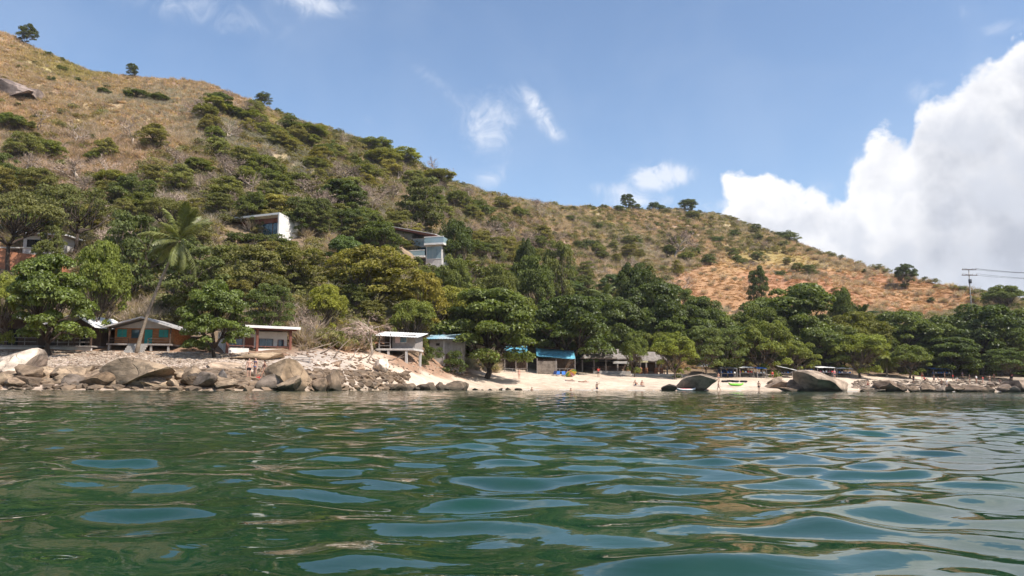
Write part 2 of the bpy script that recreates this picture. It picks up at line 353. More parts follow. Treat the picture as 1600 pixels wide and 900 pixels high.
def build_terrain():
    q = np.concatenate([np.linspace(-1.1, -.72, 40), np.linspace(-.71, .71, 620), np.linspace(.72, 1.1, 40)])
    ys, yb, yr = lk(T_sy, q), lk(T_by, q), lk(T_ry, q)
    seg = [ys[:, None] + np.linspace(-42, -1, 14)[None], ys[:, None] + (yb - ys)[:, None] * np.linspace(0, 1, 60, endpoint=False)[None],
           yb[:, None] + (yr - yb)[:, None] * (np.linspace(0, 1, 190) ** 1.15)[None], yr[:, None] + np.array([2, 5, 10, 18, 30, 50, 80, 120, 170, 230, 300, 380, 480])[None]]
    Y = np.concatenate(seg, 1); X = q[:, None] * Y; Z = H(X, Y); Z = np.maximum(Z, -30)
    nq, ny = X.shape
    idx = np.arange(nq * ny).reshape(nq, ny)
    Fc = np.stack([idx[:-1, :-1], idx[1:, :-1], idx[1:, 1:], idx[:-1, 1:]], -1).reshape(-1, 4)
    m = bpy.data.materials.new('hillside_ground'); m.use_nodes = True; t = NT(m.node_tree); b = m.node_tree.nodes['Principled BSDF']
    a = t.n('ShaderNodeAttribute', attribute_name='ground_colour'); tc = t.n('ShaderNodeTexCoord').outputs['Object']
    n = t.noise(tc, .9, 6, .65); n2 = t.noise(tc, .16, 5, .6)
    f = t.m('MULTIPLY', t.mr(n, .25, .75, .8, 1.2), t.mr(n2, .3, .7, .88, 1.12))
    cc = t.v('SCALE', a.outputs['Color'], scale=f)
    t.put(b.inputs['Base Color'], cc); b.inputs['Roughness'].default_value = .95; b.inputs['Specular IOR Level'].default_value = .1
    bn = t.n('ShaderNodeBump'); bn.inputs['Strength'].default_value = .6; bn.inputs['Distance'].default_value = .25
    t.put(bn.inputs['Height'], t.noise(tc, 1.7, 6, .7)); t.link(bn.outputs[0], b.inputs['Normal'])
    me = mesh_np('hillside', np.stack([X, Y, Z], -1), Fc, m, True)
    x, y, z = X.ravel(), Y.ravel(), Z.ravel(); px, py = projn(x, np.maximum(y, 1), z)
    qq = x / np.maximum(y, 1); u = np.clip((y - lk(T_sy, qq)) / (lk(T_by, qq) - lk(T_sy, qq)), -1, 1); tt = np.clip((y - lk(T_by, qq)) / (lk(T_ry, qq) - lk(T_by, qq)), 0, 1)
    C = lambda *c: np.array(c)[None, :]
    lerp = lambda a, b, f: a * (1 - f[:, None]) + b * f[:, None]
    n1 = fbm(x, y, 30, 5); n2 = fbm(x, y, 12, 4, 4.)
    col = lerp(C(.46, .325, .255), C(.42, .32, .20), sst(n1, .4, .62))          # dry, pinkish straw over ochre straw
    col = lerp(col, C(.36, .25, .20), sst(n2, .5, .68) * .6)
    col = lerp(col, C(.30, .27, .085), green_mask(px, py, x, y) * .85)
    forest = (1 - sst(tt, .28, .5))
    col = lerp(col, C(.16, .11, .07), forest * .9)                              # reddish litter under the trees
    red = np.clip(blob(px, py, 40, 400, 90, 40) * 1.3 + blob(px, py, 520, 470, 60, 60) + blob(px, py, 690, 480, 40, 50) + blob(px, py, 540, 530, 60, 30), 0, 1) * (fbm(x, y, 6, 3, 3.) > .38)
    col = lerp(col, C(.40, .17, .085), red * .8)
    fm = field_mask(px, py, x, y)
    fcol = lerp(C(.37, .19, .108), C(.36, .205, .108), sst(fbm(x, y, 25, 4, 6.), .42, .6))
    fcol = lerp(fcol, C(.34, .26, .10), (1 - sst(py + (fbm(x, y, 18, 3, 2.) - .5) * 30, 400, 436)) * sst(px, 1080, 1160) * .85)
    col = lerp(col, fcol, fm)
    rockm = np.clip(blob(px, py, 25, 138, 34, 16) * 1.6 + blob(px, py, 330, 165, 50, 18) * 1.0 + blob(px, py, 310, 128, 45, 5), 0, 1) * (fbm(x, y, 8, 4, 9.) > .42)
    col = lerp(col, C(.25, .20, .19), rockm * .85)
    sand = lerp(C(.60, .47, .36), C(.52, .41, .31), sst(fbm(x, y, 7, 3, 1.), .4, .7))
    bank = lerp(C(.34, .25, .19), C(.50, .39, .32), sst(fbm(x, y, 2.2, 3, 2.), .4, .6))
    pale = lerp(bank, C(.42, .345, .285), sst(px, 300, 480))
    shore = lerp(pale, sand, sst(px + (fbm(x, y, 4, 2) - .5) * 90, 500, 590))
    shore = lerp(shore, C(.30, .24, .19), sst(px, 1330, 1420) * sst(fbm(x, y, 6, 3, 5.), .42, .55) * .8)
    shore = lerp(shore, C(.27, .16, .10), (1 - sst(px, 440, 500)) * sst(u + (fbm(x, y, 4, 3, 6.) - .5) * .3, .80, .95) * .9)
    soil = sst(px, 585, 620) * (1 - sst(px, 720, 760)) * sst(u + (fbm(x, y, 4, 3, 6.) - .5) * .5, .35, .6); shore = lerp(shore, C(.27, .15, .09), soil * .85)
    wet = 1 - sst(u, .01, .09); shore = lerp(shore, C(.36, .27, .19), wet * .7)
    edge = sst(tt + (fbm(x, y, 5, 3, 7.) - .5) * .05, .0, .035)
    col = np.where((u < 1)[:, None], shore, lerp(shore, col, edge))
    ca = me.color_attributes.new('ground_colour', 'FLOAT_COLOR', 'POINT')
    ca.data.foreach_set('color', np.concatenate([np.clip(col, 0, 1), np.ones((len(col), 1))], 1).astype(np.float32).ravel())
    o = link('hillside', me); tag(o, 'dry grassy hillside above a pale sandy beach', 'hill', kind='structure')
build_terrain()

# ------------------------------------------------------------------ sea
def build_sea():
    rng = np.random.RandomState(21)
    az = np.concatenate([np.linspace(-180, -46, 60, endpoint=False), np.linspace(-46, 46, 800), np.linspace(46, 180, 61)[1:-1]]) * math.pi / 180
    rr = np.concatenate([np.geomspace(.2, .7, 20, endpoint=False), np.geomspace(.7, 190, 660), np.geomspace(200, 2400, 18)])
    A, Rr = np.meshgrid(az, rr, indexing='ij'); X = Rr * np.sin(A); Y = Rr * np.cos(A)
    sp = Rr * math.log(190 / .7) / 660
    Z = np.zeros_like(X); DX = np.zeros_like(X); DY = np.zeros_like(X)
    K = 130
    for k in range(K):
        lam = math.exp(rng.uniform(math.log(.11), math.log(3.6)))
        th = rng.normal(math.pi / 2 + .25, 1.0)
        s = (.0205 * math.exp(-(math.log(lam / .40) / .68) ** 2) + .0036) * rng.uniform(.5, 1.4)
        a = s * lam / (2 * math.pi); kk = 2 * math.pi / lam
        w = sst(lam / sp, 1.8, 4.2)
        ph = kk * (X * math.cos(th) + Y * math.sin(th)) + rng.uniform(0, 6.28)
        Z += w * a * np.sin(ph); g = .85 * w * a * np.cos(ph)
        DX += g * math.cos(th); DY += g * math.sin(th)
    fade = 1 - sst(Rr, 45, 130) * .55
    # wave groups: calmer and livelier patches
    gp = .7 + .6 * fbm(X, Y, 5, 3, 3.)
    Z *= fade * gp; X2 = X + DX * gp; Y2 = Y + DY * gp
    n, k = X.shape; idx = np.arange(n * k).reshape(n, k); nx = np.roll(idx, -1, 0)
    Fc = np.stack([idx[:, :-1], idx[:, 1:], nx[:, 1:], nx[:, :-1]], -1).reshape(-1, 4)
    m = bpy.data.materials.new('sea_water'); m.use_nodes = True; t = NT(m.node_tree); b = m.node_tree.nodes['Principled BSDF']
    tc = t.n('ShaderNodeTexCoord').outputs['Object']
    n1 = t.noise(tc, .35, 4, .55); n2 = t.noise(t.v('MULTIPLY', tc, (1., .6, 1.)), 1.6, 5, .6, .6)
    c = t.mix(t.mr(n1, .38, .66), (.0034, .027, .0115, 1), (.009, .050, .025, 1))
    c = t.mix(t.m('MULTIPLY', t.mr(n2, .5, .72), .55), c, (.018, .046, .018, 1))
    t.put(b.inputs['Base Color'], c); b.inputs['IOR'].default_value = 1.333; b.inputs['Roughness'].default_value = .012
    b.inputs['Specular IOR Level'].default_value = .5
    # ripples too fine for the mesh, growing with the distance to the shore
    cdn = t.n('ShaderNodeCameraData')
    geo = t.n('ShaderNodeNewGeometry'); dist = t.v('LENGTH', geo.outputs['Position'])
    h1 = t.noise(t.v('MULTIPLY', tc, (1., 1.3, 1.)), 5.5, 3, .5, .5)
    h2 = t.noise(t.v('MULTIPLY', tc, (.6, 1.2, 1.)), 1.3, 4, .55, .4)
    far = t.mr(dist, 12., 70.)
    hgt = t.m('ADD', t.m('MULTIPLY', h1, t.mr(dist, 1., 14., .0022, .006)), t.m('MULTIPLY', h2, t.m('MULTIPLY', far, .085)))
    bn = t.n('ShaderNodeBump'); bn.inputs['Strength'].default_value = 1.; bn.inputs['Distance'].default_value = 1.
    t.put(bn.inputs['Height'], hgt); t.link(bn.outputs[0], b.inputs['Normal'])
    m.node_tree.nodes.remove(cdn)
    me = mesh_np('sea', np.stack([X2, Y2, Z], -1), Fc, m, True)
    o = link('sea', me); tag(o, 'clear green sea with glassy ripples', 'water', kind='structure')
build_sea()
# ------------------------------------------------------------------ vegetation prototypes (meshes only; every tree placed below is an object of its own)
def leaf_quads(P, N, size, rng, aspect=.55, droop=.0):
    n = len(P); N = N / np.maximum(np.linalg.norm(N, axis=1, keepdims=True), 1e-6)
    r = rng.normal(size=(n, 3)); T = r - N * (r * N).sum(1, keepdims=True); T /= np.maximum(np.linalg.norm(T, axis=1, keepdims=True), 1e-6)
    B = np.cross(N, T); s = size * rng.uniform(.65, 1.35, (n, 1))
    tip = P + T * s * .55 - N * s * droop; base = P - T * s * .45
    mid = P + T * s * .08 + N * s * .06
    V = np.stack([base, mid + B * s * aspect * .5, tip, mid - B * s * aspect * .5], 1).reshape(-1, 3)
    return V, np.arange(n * 4).reshape(n, 4)
def unit(rng, n):
    v = rng.normal(size=(n, 3)); return v / np.linalg.norm(v, axis=1, keepdims=True)
def puff(rng, c, r, flat, n, up, jit, fill=.35):
    u = unit(rng, n); u[:, 2] = np.where(u[:, 2] < -.25, -u[:, 2], u[:, 2])
    rad = np.where(rng.rand(n) < fill, rng.rand(n) ** .5, rng.uniform(.82, 1.08, n))[:, None]
    P = c + u * rad * np.array([r, r, r * flat]); N = u * (1 - up) + np.array([0, 0, up]) + rng.normal(size=(n, 3)) * jit
    return P, N
def limb(mb, a, b, r0, r1, rng, n=5, sag=.12, seg=4):
    a, b = np.array(a, float), np.array(b, float); L = np.linalg.norm(b - a); P = []
    off = rng.normal(size=3) * L * sag * .5; off[2] = abs(off[2]) * .4 - L * .03
    for k in range(seg + 1):
        s = k / seg; P.append(a + (b - a) * s + off * math.sin(math.pi * s) + (rng.normal(size=3) * L * .025 if 0 < k < seg else 0))
    mb.tube(P, [r0 + (r1 - r0) * k / seg for k in range(seg + 1)], n); return P
def make_tree(style, seed):
    """returns crown mesh, trunk mesh, nominal width, nominal height"""
    rng = np.random.RandomState(seed); tr = MB(); PP, NN = [], []
    if style == 'almond':        # tiered, glossy, big leaves
        W, Hh, size, asp = 12., 11., .40, .6; c0 = 1.7; pf = []
        for k in range(70):
            hz = rng.uniform(0, 1) ** .85; env = W / 2 * math.sqrt(max(.05, 1 - ((hz - .38) / .66) ** 2)); a = rng.uniform(0, 6.28); r = env * rng.uniform(.25, .9) ** .6
            pf.append((np.array([r * math.cos(a), r * math.sin(a), c0 + hz * (Hh - c0 - .7)]), rng.uniform(.9, 1.9)))
        for c, r in pf:
            P, N = puff(rng, c, r, .58, int(125 * r * r) + 50, .45, .45, .3); PP.append(P); NN.append(N)
        lean = rng.normal(size=2) * .4; th = .34
    elif style == 'round':       # dense domed crown, mid-size leaves
        W, Hh, size, asp = 10., 9., .33, .55; c0 = 1.2; pf = []
        for k in range(80):
            u = unit(rng, 1)[0]; u[2] = abs(u[2]) if rng.rand() < .75 else u[2]
            e = rng.uniform(.62, .92) * (1 + .12 * math.sin(3 * math.atan2(u[1], u[0]) + seed))
            c = np.array([u[0] * W / 2 * e, u[1] * W / 2 * e, c0 + 2.9 + u[2] * (Hh - c0 - 3.2) * e]); pf.append((c, rng.uniform(.7, 1.35)))
        for c, r in pf:
            P, N = puff(rng, c, r, .75, int(150 * r * r) + 40, .3, .45, .25); PP.append(P); NN.append(N)
        th = .25
    elif style == 'olive':       # feathery, open, small leaves in flat sprays
        W, Hh, size, asp = 10., 8.5, .32, .6; c0 = 1.5; pf = []
        for k in range(72):
            hz = rng.uniform(0, 1) ** .7; env = W / 2 * (1.02 - .55 * hz ** 2.2) * (.55 + .45 * min(1, hz * 2.4)); a = rng.uniform(0, 6.28); r = env * rng.uniform(.1, .95) ** .6
            pf.append((np.array([r * math.cos(a), r * math.sin(a), c0 + hz * (Hh - c0 - .5)]), rng.uniform(.65, 1.35)))
        for c, r in pf:
            P, N = puff(rng, c, r, .55, int(110 * r * r) + 30, .35, .7, .55); PP.append(P); NN.append(N)
        th = .18
    elif style == 'acacia':      # umbrella crown carried on bare dark limbs
        W, Hh, size, asp = 12., 9., .26, .6; c0 = 5.6; pf = []
        for k in range(58):
            a = rng.uniform(0, 6.28); r = W / 2 * rng.uniform(.0, .95) ** .55
            pf.append((np.array([r * math.cos(a), r * math.sin(a), c0 + (1 - (2 * r / W) ** 2) * 2.2 + rng.uniform(-.5, .7)]), rng.uniform(.7, 1.4)))
        for c, r in pf:
            P, N = puff(rng, c, r, .38, int(105 * r * r) + 25, .45, .6, .5); PP.append(P); NN.append(N)
        th = .25
    elif style == 'bush':        # low leafy shrub / small tree
        W, Hh, size, asp = 5., 4., .26, .6; c0 = .5; pf = []
        for k in range(26):
            u = unit(rng, 1)[0]; u[2] = abs(u[2]); e = rng.uniform(.45, .9)
            pf.append((np.array([u[0] * W / 2 * e, u[1] * W / 2 * e, c0 + u[2] * (Hh - c0 - .4) * e]), rng.uniform(.5, .95)))
        for c, r in pf:
            P, N = puff(rng, c, r, .7, int(150 * r * r) + 25, .3, .55, .35); PP.append(P); NN.append(N)
        th = .09
    # trunk and limbs reaching into the clumps
    fork = np.array([rng.normal() * .3, rng.normal() * .3, max(.5, c0 * (.62 if style == 'acacia' else .8))])
    limb(tr, (0, 0, -1.2), fork, th * 1.35, th * .8, rng, 8, .1, 4)
    hubs = [fork + np.array([math.cos(a) * W * .13, math.sin(a) * W * .13, (Hh - c0) * rng.uniform(.12, .3)]) for a in np.linspace(0, 6.28, 6)[:-1] + rng.rand()]
    for h in hubs: limb(tr, fork, h, th * .7, th * .42, rng, 6, .15, 3)
    for c, r in pf:
        h = min(hubs, key=lambda h: np.linalg.norm(h - c)); limb(tr, h, c - np.array([0, 0, r * .2]), th * .3, .03, rng, 4, .2, 3)
    V, Fc = leaf_quads(np.concatenate(PP), np.concatenate(NN), size, rng, asp, .1)
    return V, Fc, tr, W, Hh
def make_bare(seed, W=8., Hh=7., flat=False, dens=1.0, tk=2.7):
    """leafless tree: forked limbs down to fine twigs; limbs = trunk part, twigs = crown part"""
    rng = np.random.RandomState(seed); tr = MB(); tw = []
    def grow(p, d, L, r, lvl):
        q = p + d * L
        if lvl <= 2: limb(tr, p, q, r, r * .62, rng, 6 if lvl == 0 else 4, .14, 3)
        else:
            s = np.cross(d, rng.normal(size=3)); s /= np.linalg.norm(s) + 1e-6; w = r * tk
            m = p + d * L * .5 + rng.normal(size=3) * L * .08
            tw.append((p - s * w, p + s * w, m)); tw.append((m - s * w * .8, m + s * w * .8, q))
        if lvl >= 5: return
        for k in range([4, 4, 4, 4, 3][lvl] if rng.rand() < dens else 2):
            nd = d + rng.normal(size=3) * [.75, .62, .6, .65, .7][lvl]
            nd[2] += .12 if not flat else (-.25 if lvl >= 1 else .0)
            if flat and lvl >= 1: nd[2] *= .45
            nd /= np.linalg.norm(nd); grow(p + d * L * rng.uniform(.55, 1.), nd, L * rng.uniform(.55, .82), r * .55, lvl + 1)
    grow(np.array([0, 0, -.8]), np.array([.08, 0, 1.]), Hh * .40, Hh * .026, 0)
    V = np.array(tw).reshape(-1, 3); Fc = np.arange(len(V)).reshape(-1, 3)
    s = np.array([W / max(1., np.ptp(V[:, 0])), W / max(1., np.ptp(V[:, 1])), Hh / max(1., V[:, 2].max())])
    tr.v = [tuple(np.array(p) * s) for p in tr.v]
    return V * s, Fc, tr, W, Hh

LEAF = {'almond': leafmat('almond_leaf', (.160, .170, .044), .48, .46, .36, sp=.4), 'round': leafmat('dense_leaf', (.172, .180, .046), .42, .55, .36, sp=.25),
        'olive': leafmat('olive_leaf', (.205, .20, .07), .38, .6, .36, sp=.2), 'acacia': leafmat('acacia_leaf', (.185, .178, .06), .35, .6, .36, sp=.2),
        'bush': leafmat('bush_leaf', (.115, .13, .04), .4, .55, .36, sp=.25)}
BARK = pmat('bark', (.15, .115, .085), .9, .4, 3, .6, .1, stretch=(1, 1, .25))
BARK_DARK = pmat('dark_bark', (.075, .055, .042), .9, .4, 3, .6, .1, stretch=(1, 1, .25))
BARK_PALE = pmat('pale_bark', (.42, .34, .27), .9, .3, 3, .5, .1, stretch=(1, 1, .25))
TWIG = leafmat('grey_twig', (.42, .325, .265), .3, .9, .0, sp=.1)
TWIG_I = leafmat('scrub_twig', (.52, .40, .33), .28, .9, .38, True, sp=.1)
GRASS_I = leafmat('dry_grass', (.54, .405, .31), .22, .95, .5, True, sp=.1)
SHRUB_I = leafmat('scrub_leaf', (.205, .20, .09), .35, .7, .42, True, sp=.2)

PROTO = {}
for st, n, bark in (('almond', 4, BARK_DARK), ('round', 4, BARK), ('olive', 4, BARK), ('acacia', 2, BARK_DARK), ('bush', 4, BARK)):
    PROTO[st] = []
    for k in range(n):
        V, Fc, tr, W, Hh = make_tree(st, 100 + 17 * k + len(st))
        PROTO[st].append((mesh_np(st + '_crown', V, Fc, LEAF[st]), tr.mesh(st + '_trunk', bark, True), W, Hh))
PROTO['bare'] = []
for k in range(4):
    V, Fc, tr, W, Hh = make_bare(300 + k)
    PROTO['bare'].append((mesh_np('bare_crown', V, Fc, TWIG), tr.mesh('bare_trunk', BARK_PALE, True), W, Hh))
V, Fc, tr, W, Hh = make_bare(351, 9., 7., True, 1., 1.3)
PROTO['bareflat'] = [(mesh_np('bare_flat_crown', V, Fc, TWIG), tr.mesh('bare_flat_trunk', BARK_PALE, True), W, Hh)]

# ------------------------------------------------------------------ hillside scrub: uncountable cover, one object per kind
def scatter(name, P, rotz, scl, tint, idx, protos, label, cat):
    me = bpy.data.meshes.new(name); me.vertices.add(len(P)); me.vertices.foreach_set('co', np.asarray(P, np.float32).ravel()); me.update()
    def attr(n, ty, arr, key='value'):
        a = me.attributes.new(n, ty, 'POINT'); a.data.foreach_set(key, np.asarray(arr).ravel())
    rot = np.zeros((len(P), 3), np.float32); rot[:, 2] = rotz
    attr('rot', 'FLOAT_VECTOR', rot, 'vector'); attr('scl', 'FLOAT_VECTOR', np.asarray(scl, np.float32), 'vector')
    attr('idx', 'INT', np.asarray(idx, np.int32))
    attr('tint', 'FLOAT_COLOR', np.concatenate([tint, np.ones((len(P), 1))], 1).astype(np.float32), 'color')
    pc = bpy.data.collections.new(name + '_pieces')
    for k, m in enumerate(protos): pc.objects.link(bpy.data.objects.new('%s_piece_%02d' % (name, k), m))
    g = bpy.data.node_groups.new(name, 'GeometryNodeTree')
    g.interface.new_socket('Geometry', in_out='INPUT', socket_type='NodeSocketGeometry'); g.interface.new_socket('Geometry', in_out='OUTPUT', socket_type='NodeSocketGeometry')
    N = g.nodes.new; L = g.links.new
    gi, go, io, ci = N('NodeGroupInput'), N('NodeGroupOutput'), N('GeometryNodeInstanceOnPoints'), N('GeometryNodeCollectionInfo')
    ci.inputs['Collection'].default_value = pc; ci.inputs['Separate Children'].default_value = True; ci.inputs['Reset Children'].default_value = True
    def na(n, ty):
        a = N('GeometryNodeInputNamedAttribute'); a.data_type = ty; a.inputs['Name'].default_value = n; return a.outputs['Attribute']
    er = N('FunctionNodeEulerToRotation'); L(na('rot', 'FLOAT_VECTOR'), er.inputs[0])
    L(gi.outputs[0], io.inputs['Points']); L(ci.outputs[0], io.inputs['Instance']); io.inputs['Pick Instance'].default_value = True
    L(na('idx', 'INT'), io.inputs['Instance Index']); L(er.outputs[0], io.inputs['Rotation']); L(na('scl', 'FLOAT_VECTOR'), io.inputs['Scale'])
    L(io.outputs[0], go.inputs[0])
    o = link(name, me); md = o.modifiers.new('scatter', 'NODES'); md.node_group = g
    return tag(o, label, cat, kind='stuff')
def twig_bush(seed):
    rng = np.random.RandomState(seed); n = 210; a = rng.uniform(0, 6.28, n); sp = rng.uniform(.1, 1., n) ** .7
    base = np.stack([np.cos(a), np.sin(a), np.zeros(n)], 1) * (rng.uniform(0, .7, n) * sp)[:, None]; base[:, 2] = rng.uniform(0, .9, n)
    d = np.stack([np.cos(a) * sp, np.sin(a) * sp, rng.uniform(.5, 1.3, n)], 1) + rng.normal(size=(n, 3)) * .3
    tip = base + d * rng.uniform(.4, .95, (n, 1)); s = np.cross(d, rng.normal(size=(n, 3))); s /= np.linalg.norm(s, axis=1, keepdims=True)
    w = rng.uniform(.018, .05, (n, 1)); V = np.stack([base - s * w, base + s * w, tip], 1).reshape(-1, 3)
    return mesh_np('twigs', V, np.arange(n * 3).reshape(n, 3), TWIG_I)
def leaf_bush(seed, mat, size=.24, n=330):
    rng = np.random.RandomState(seed); PP, NN = [], []
    for k in range(9):
        u = unit(rng, 1)[0]; c = np.array([u[0] * .8, u[1] * .8, .35 + abs(u[2]) * .9]); P, N = puff(rng, c, rng.uniform(.35, .7), .75, n // 9, .3, .6, .35); PP.append(P); NN.append(N)
    V, Fc = leaf_quads(np.concatenate(PP), np.concatenate(NN), size, rng, .6); return mesh_np('shrub', V, Fc, mat)
def grass_tuft(seed):
    rng = np.random.RandomState(seed); n = 70; a = rng.uniform(0, 6.28, n); r = rng.uniform(0, .75, n)
    b = np.stack([np.cos(a) * r, np.sin(a) * r, np.zeros(n) - .05], 1); t = b + np.stack([rng.normal(size=n) * .25, rng.normal(size=n) * .25, rng.uniform(.3, .75, n)], 1)
    s = rng.normal(size=(n, 3)); s[:, 2] = 0; s /= np.linalg.norm(s, axis=1, keepdims=True); w = .05
    V = np.stack([b - s * w, b + s * w, t], 1).reshape(-1, 3); return mesh_np('tuft', V, np.arange(n * 3).reshape(n, 3), GRASS_I)
def hill_points(n, seed, tmin=.0, tmax=1.02):
    rng = np.random.RandomState(seed); q = rng.uniform(-.80, .80, n); yb, yr = lk(T_by, q), lk(T_ry, q); t = rng.uniform(tmin, tmax, n) ** .8
    y = yb + (yr - yb) * t; x = q * y; z = H(x, y); px, py = projn(x, y, z); return x, y, z, px, py, t, rng
def forest_top(px): return np.interp(px, [-300, 0, 180, 300, 450, 560, 700, 760, 830, 900, 1000, 1060, 1150, 1300, 1380, 1500, 1600, 1900],
                                      [260, 275, 285, 262, 205, 225, 285, 325, 365, 392, 412, 445, 458, 455, 488, 482, 472, 500])
BUILD_RECTS = [(345, 322, 482, 372, 145), (605, 346, 700, 410, 172), (160, 490, 300, 560, 90), (320, 505, 462, 560, 92), (580, 505, 660, 562, 105), (660, 515, 722, 580, 121), (-40, 350, 105, 420, 122),
               (-40, 475, 170, 560, 90), (785, 530, 902, 600, 142), (900, 540, 1062, 600, 153)]
def free(px, py, y, up=2.2):
    k = np.ones(len(px), bool); h = up * F / y
    for a, b, c, d, yy in BUILD_RECTS: k &= ~((px > a - 6) & (px < c + 6) & (py > b) & (py - h < d + 4) & (y < yy + 1))
    return k & ((y > lk(T_by, (px - 800) / F) + 12) | ((px > 655) & (px < 800)) | ((px > 462) & (px < 582) & (y > lk(T_by, (px - 800) / F) + 1)))
def bscl(rng, n, a, b, squash=(.75, 1.15)):
    s = rng.uniform(a, b, n); return np.stack([s, s, s * rng.uniform(*squash, n)], 1)
# bare, grey-brown twiggy scrub
x, y, z, px, py, t, rng = hill_points(34000, 1)
g = green_mask(px, py, x, y); fm = field_mask(px, py, x, y); dn = fbm(x, y, 20, 4, 31.)
keep = free(px, py, y) & (rng.rand(len(x)) < np.clip((.6 + 1.0 * sst(dn, .44, .60)) * (1 - .93 * fm) * (1 - .55 * g) * (.35 + .65 * sst(py, 40, 230) + .5 * sst(px, 440, 600)), 0, 1))
i = np.where(keep)[0]; n = len(i)
tint = np.array([1., 1., 1.])[None] * rng.uniform(.7, 1.35, (n, 1)) * (1 + (fbm(x[i], y[i], 30, 3, 44.)[:, None] - .5) * np.array([[.5, .1, -.1]]))
scatter('bare_scrub', np.stack([x, y, z - .1], 1)[i], rng.uniform(0, 6.28, n), bscl(rng, n, .7, 2.0, (.55, .9)) * (.6 + .4 * sst(py[i], 90, 260) + .3 * sst(px[i], 440, 600))[:, None].clip(0, 1), tint, rng.randint(0, 4, n), [twig_bush(k) for k in range(4)],
        'leafless grey brown scrub covering the dry hillside', 'scrub')
# leafy, olive scrub
x, y, z, px, py, t, rng = hill_points(20000, 2)
g = green_mask(px, py, x, y); fm = field_mask(px, py, x, y); dn = fbm(x, y, 16, 4, 61.)
keep = free(px, py, y) & (rng.rand(len(x)) < np.clip((.01 + .20 * sst(dn, .56, .68) * sst(py, 150, 260) + .42 * g + .9 * sst(px, 820, 940) * (1 - sst(px, 1260, 1400)) * (.3 + sst(dn, .45, .6)) * (1 - sst(py, 385, 410)) + .22 * sst(px, 430, 520) * (1 - .6 * sst(px, 780, 900)) + .5 * sst(py, forest_top(px) - 30, forest_top(px) + 30)) * (1 - .985 * fm) * (.25 + .75 * sst(py, 60, 230) + .5 * sst(px, 440, 560)), 0, 1))
i = np.where(keep)[0]; n = len(i); w = rng.rand(n, 1)
tint = (np.array([[1.0, 1.0, 1.0]]) * (1 - w) + np.array([[1.35, 1.1, .95]]) * w) * rng.uniform(.65, 1.3, (n, 1))
scatter('leafy_scrub', np.stack([x, y, z - .1], 1)[i], rng.uniform(0, 6.28, n), bscl(rng, n, .6, 2.0, (.6, 1.0)) * (.6 + .4 * sst(py[i], 90, 260) + .3 * sst(px[i], 440, 600))[:, None].clip(0, 1), tint, rng.randint(0, 4, n), [leaf_bush(40 + k, SHRUB_I) for k in range(4)],
        'low olive green scrub covering the hillside', 'scrub')
# dry grass
x, y, z, px, py, t, rng = hill_points(42000, 3, .10)
fm = field_mask(px, py, x, y); g = green_mask(px, py, x, y)
keep = (py < forest_top(px) + 25) & (rng.rand(len(x)) < .9)
i = np.where(keep)[0]; n = len(i)
base = np.array([[1., .92, .95]]) * (1 - g[i, None]) + np.array([[.80, .86, .55]]) * g[i, None]
fcol = np.array([[.80, .55, .50]]); yel = sst(fbm(x[i], y[i], 25, 4, 6.), .42, .6)[:, None] * np.array([[-.05, .08, -.05]])
up_ = ((1 - sst(py[i], 400, 436)) * sst(px[i], 1080, 1160))[:, None]; fcol = fcol * (1 - up_) + np.array([[.78, .70, .48]]) * up_
base = base * (1 - fm[i, None]) + (fcol + yel * .35) * fm[i, None]
tint = base * (1 + rng.uniform(-.28, .25, (n, 1)) * (1 - .65 * fm[i, None]))
s = bscl(rng, n, 1.1, 2.6, (.3, .6)); s *= (1 - .35 * fm[i, None]); s[:, 2] *= 1 - .4 * fm[i]
scatter('dry_grass', np.stack([x, y, z], 1)[i], rng.uniform(0, 6.28, n), s, tint, rng.randint(0, 3, n), [grass_tuft(70 + k) for k in range(3)],
        'dry straw and rust coloured grass on the open slopes', 'grass')
# ------------------------------------------------------------------ trees: each one an Empty with trunk and crown
KEEP_OUT = BUILD_RECTS + [(205, 420, 300, 548, 112), (352, 326, 480, 368, 145), (632, 348, 698, 404, 172), (168, 496, 292, 556, 87), (326, 508, 456, 556, 85), (590, 510, 656, 560, 101), (668, 518, 716, 575, 114),
            (0, 352, 100, 415, 118), (240, 330, 330, 430, 84), (205, 330, 300, 560, 84), (790, 536, 900, 600, 137), (905, 542, 1045, 600, 146), (470, 520, 600, 600, 99), (0, 478, 165, 560, 84)]
TREES = []      # (object, desc, px, base desc order)
def put_tree(style, px, py_top, wpx, Y, tint=(1, 1, 1), label=None, seed=None, hmin=3.0, group=None, bark=None, name=None, hmax=22.):
    rng = random.Random(int(px * 7 + py_top * 13 + Y) if seed is None else seed)
    pr = PROTO[style]; cr, tk, W, Hh = pr[rng.randrange(len(pr))]
    if style == 'bare': m_ = sum(tint) / 3; tint = (m_, m_ * .97, m_ * .93)
    pt = at(px, py_top, Y); g = Vector((pt.x, Y, Hs(pt.x, Y)))
    w = wpx / F * Y; h = min(max(pt.z - g.z, hmin, w * .45), max(hmax, 1.)); 
    if pt.z - g.z > hmax: g.z = pt.z - h
    nm = name or {'almond': 'almond_tree', 'round': 'leafy_tree', 'olive': 'olive_green_tree', 'acacia': 'umbrella_tree', 'bush': 'shrub', 'bare': 'bare_tree', 'bareflat': 'bare_tree'}[style]
    o = thing(nm, label, 'tree' if style != 'bush' else 'shrub', g, rng.uniform(0, 6.28), group)
    o.scale = (w / W, w / W, h / Hh)
    a = link('trunk', tk, o); b = link('crown', cr, o)
    if style == 'bush': a.name = 'stem'; b.name = 'foliage'
    b.color = (tint[0], tint[1], tint[2], 1)
    if bark:
        a.material_slots[0].link = 'OBJECT'; a.material_slots[0].material = bark
    TREES.append([o, px, py_top, wpx, Y, style]); return o
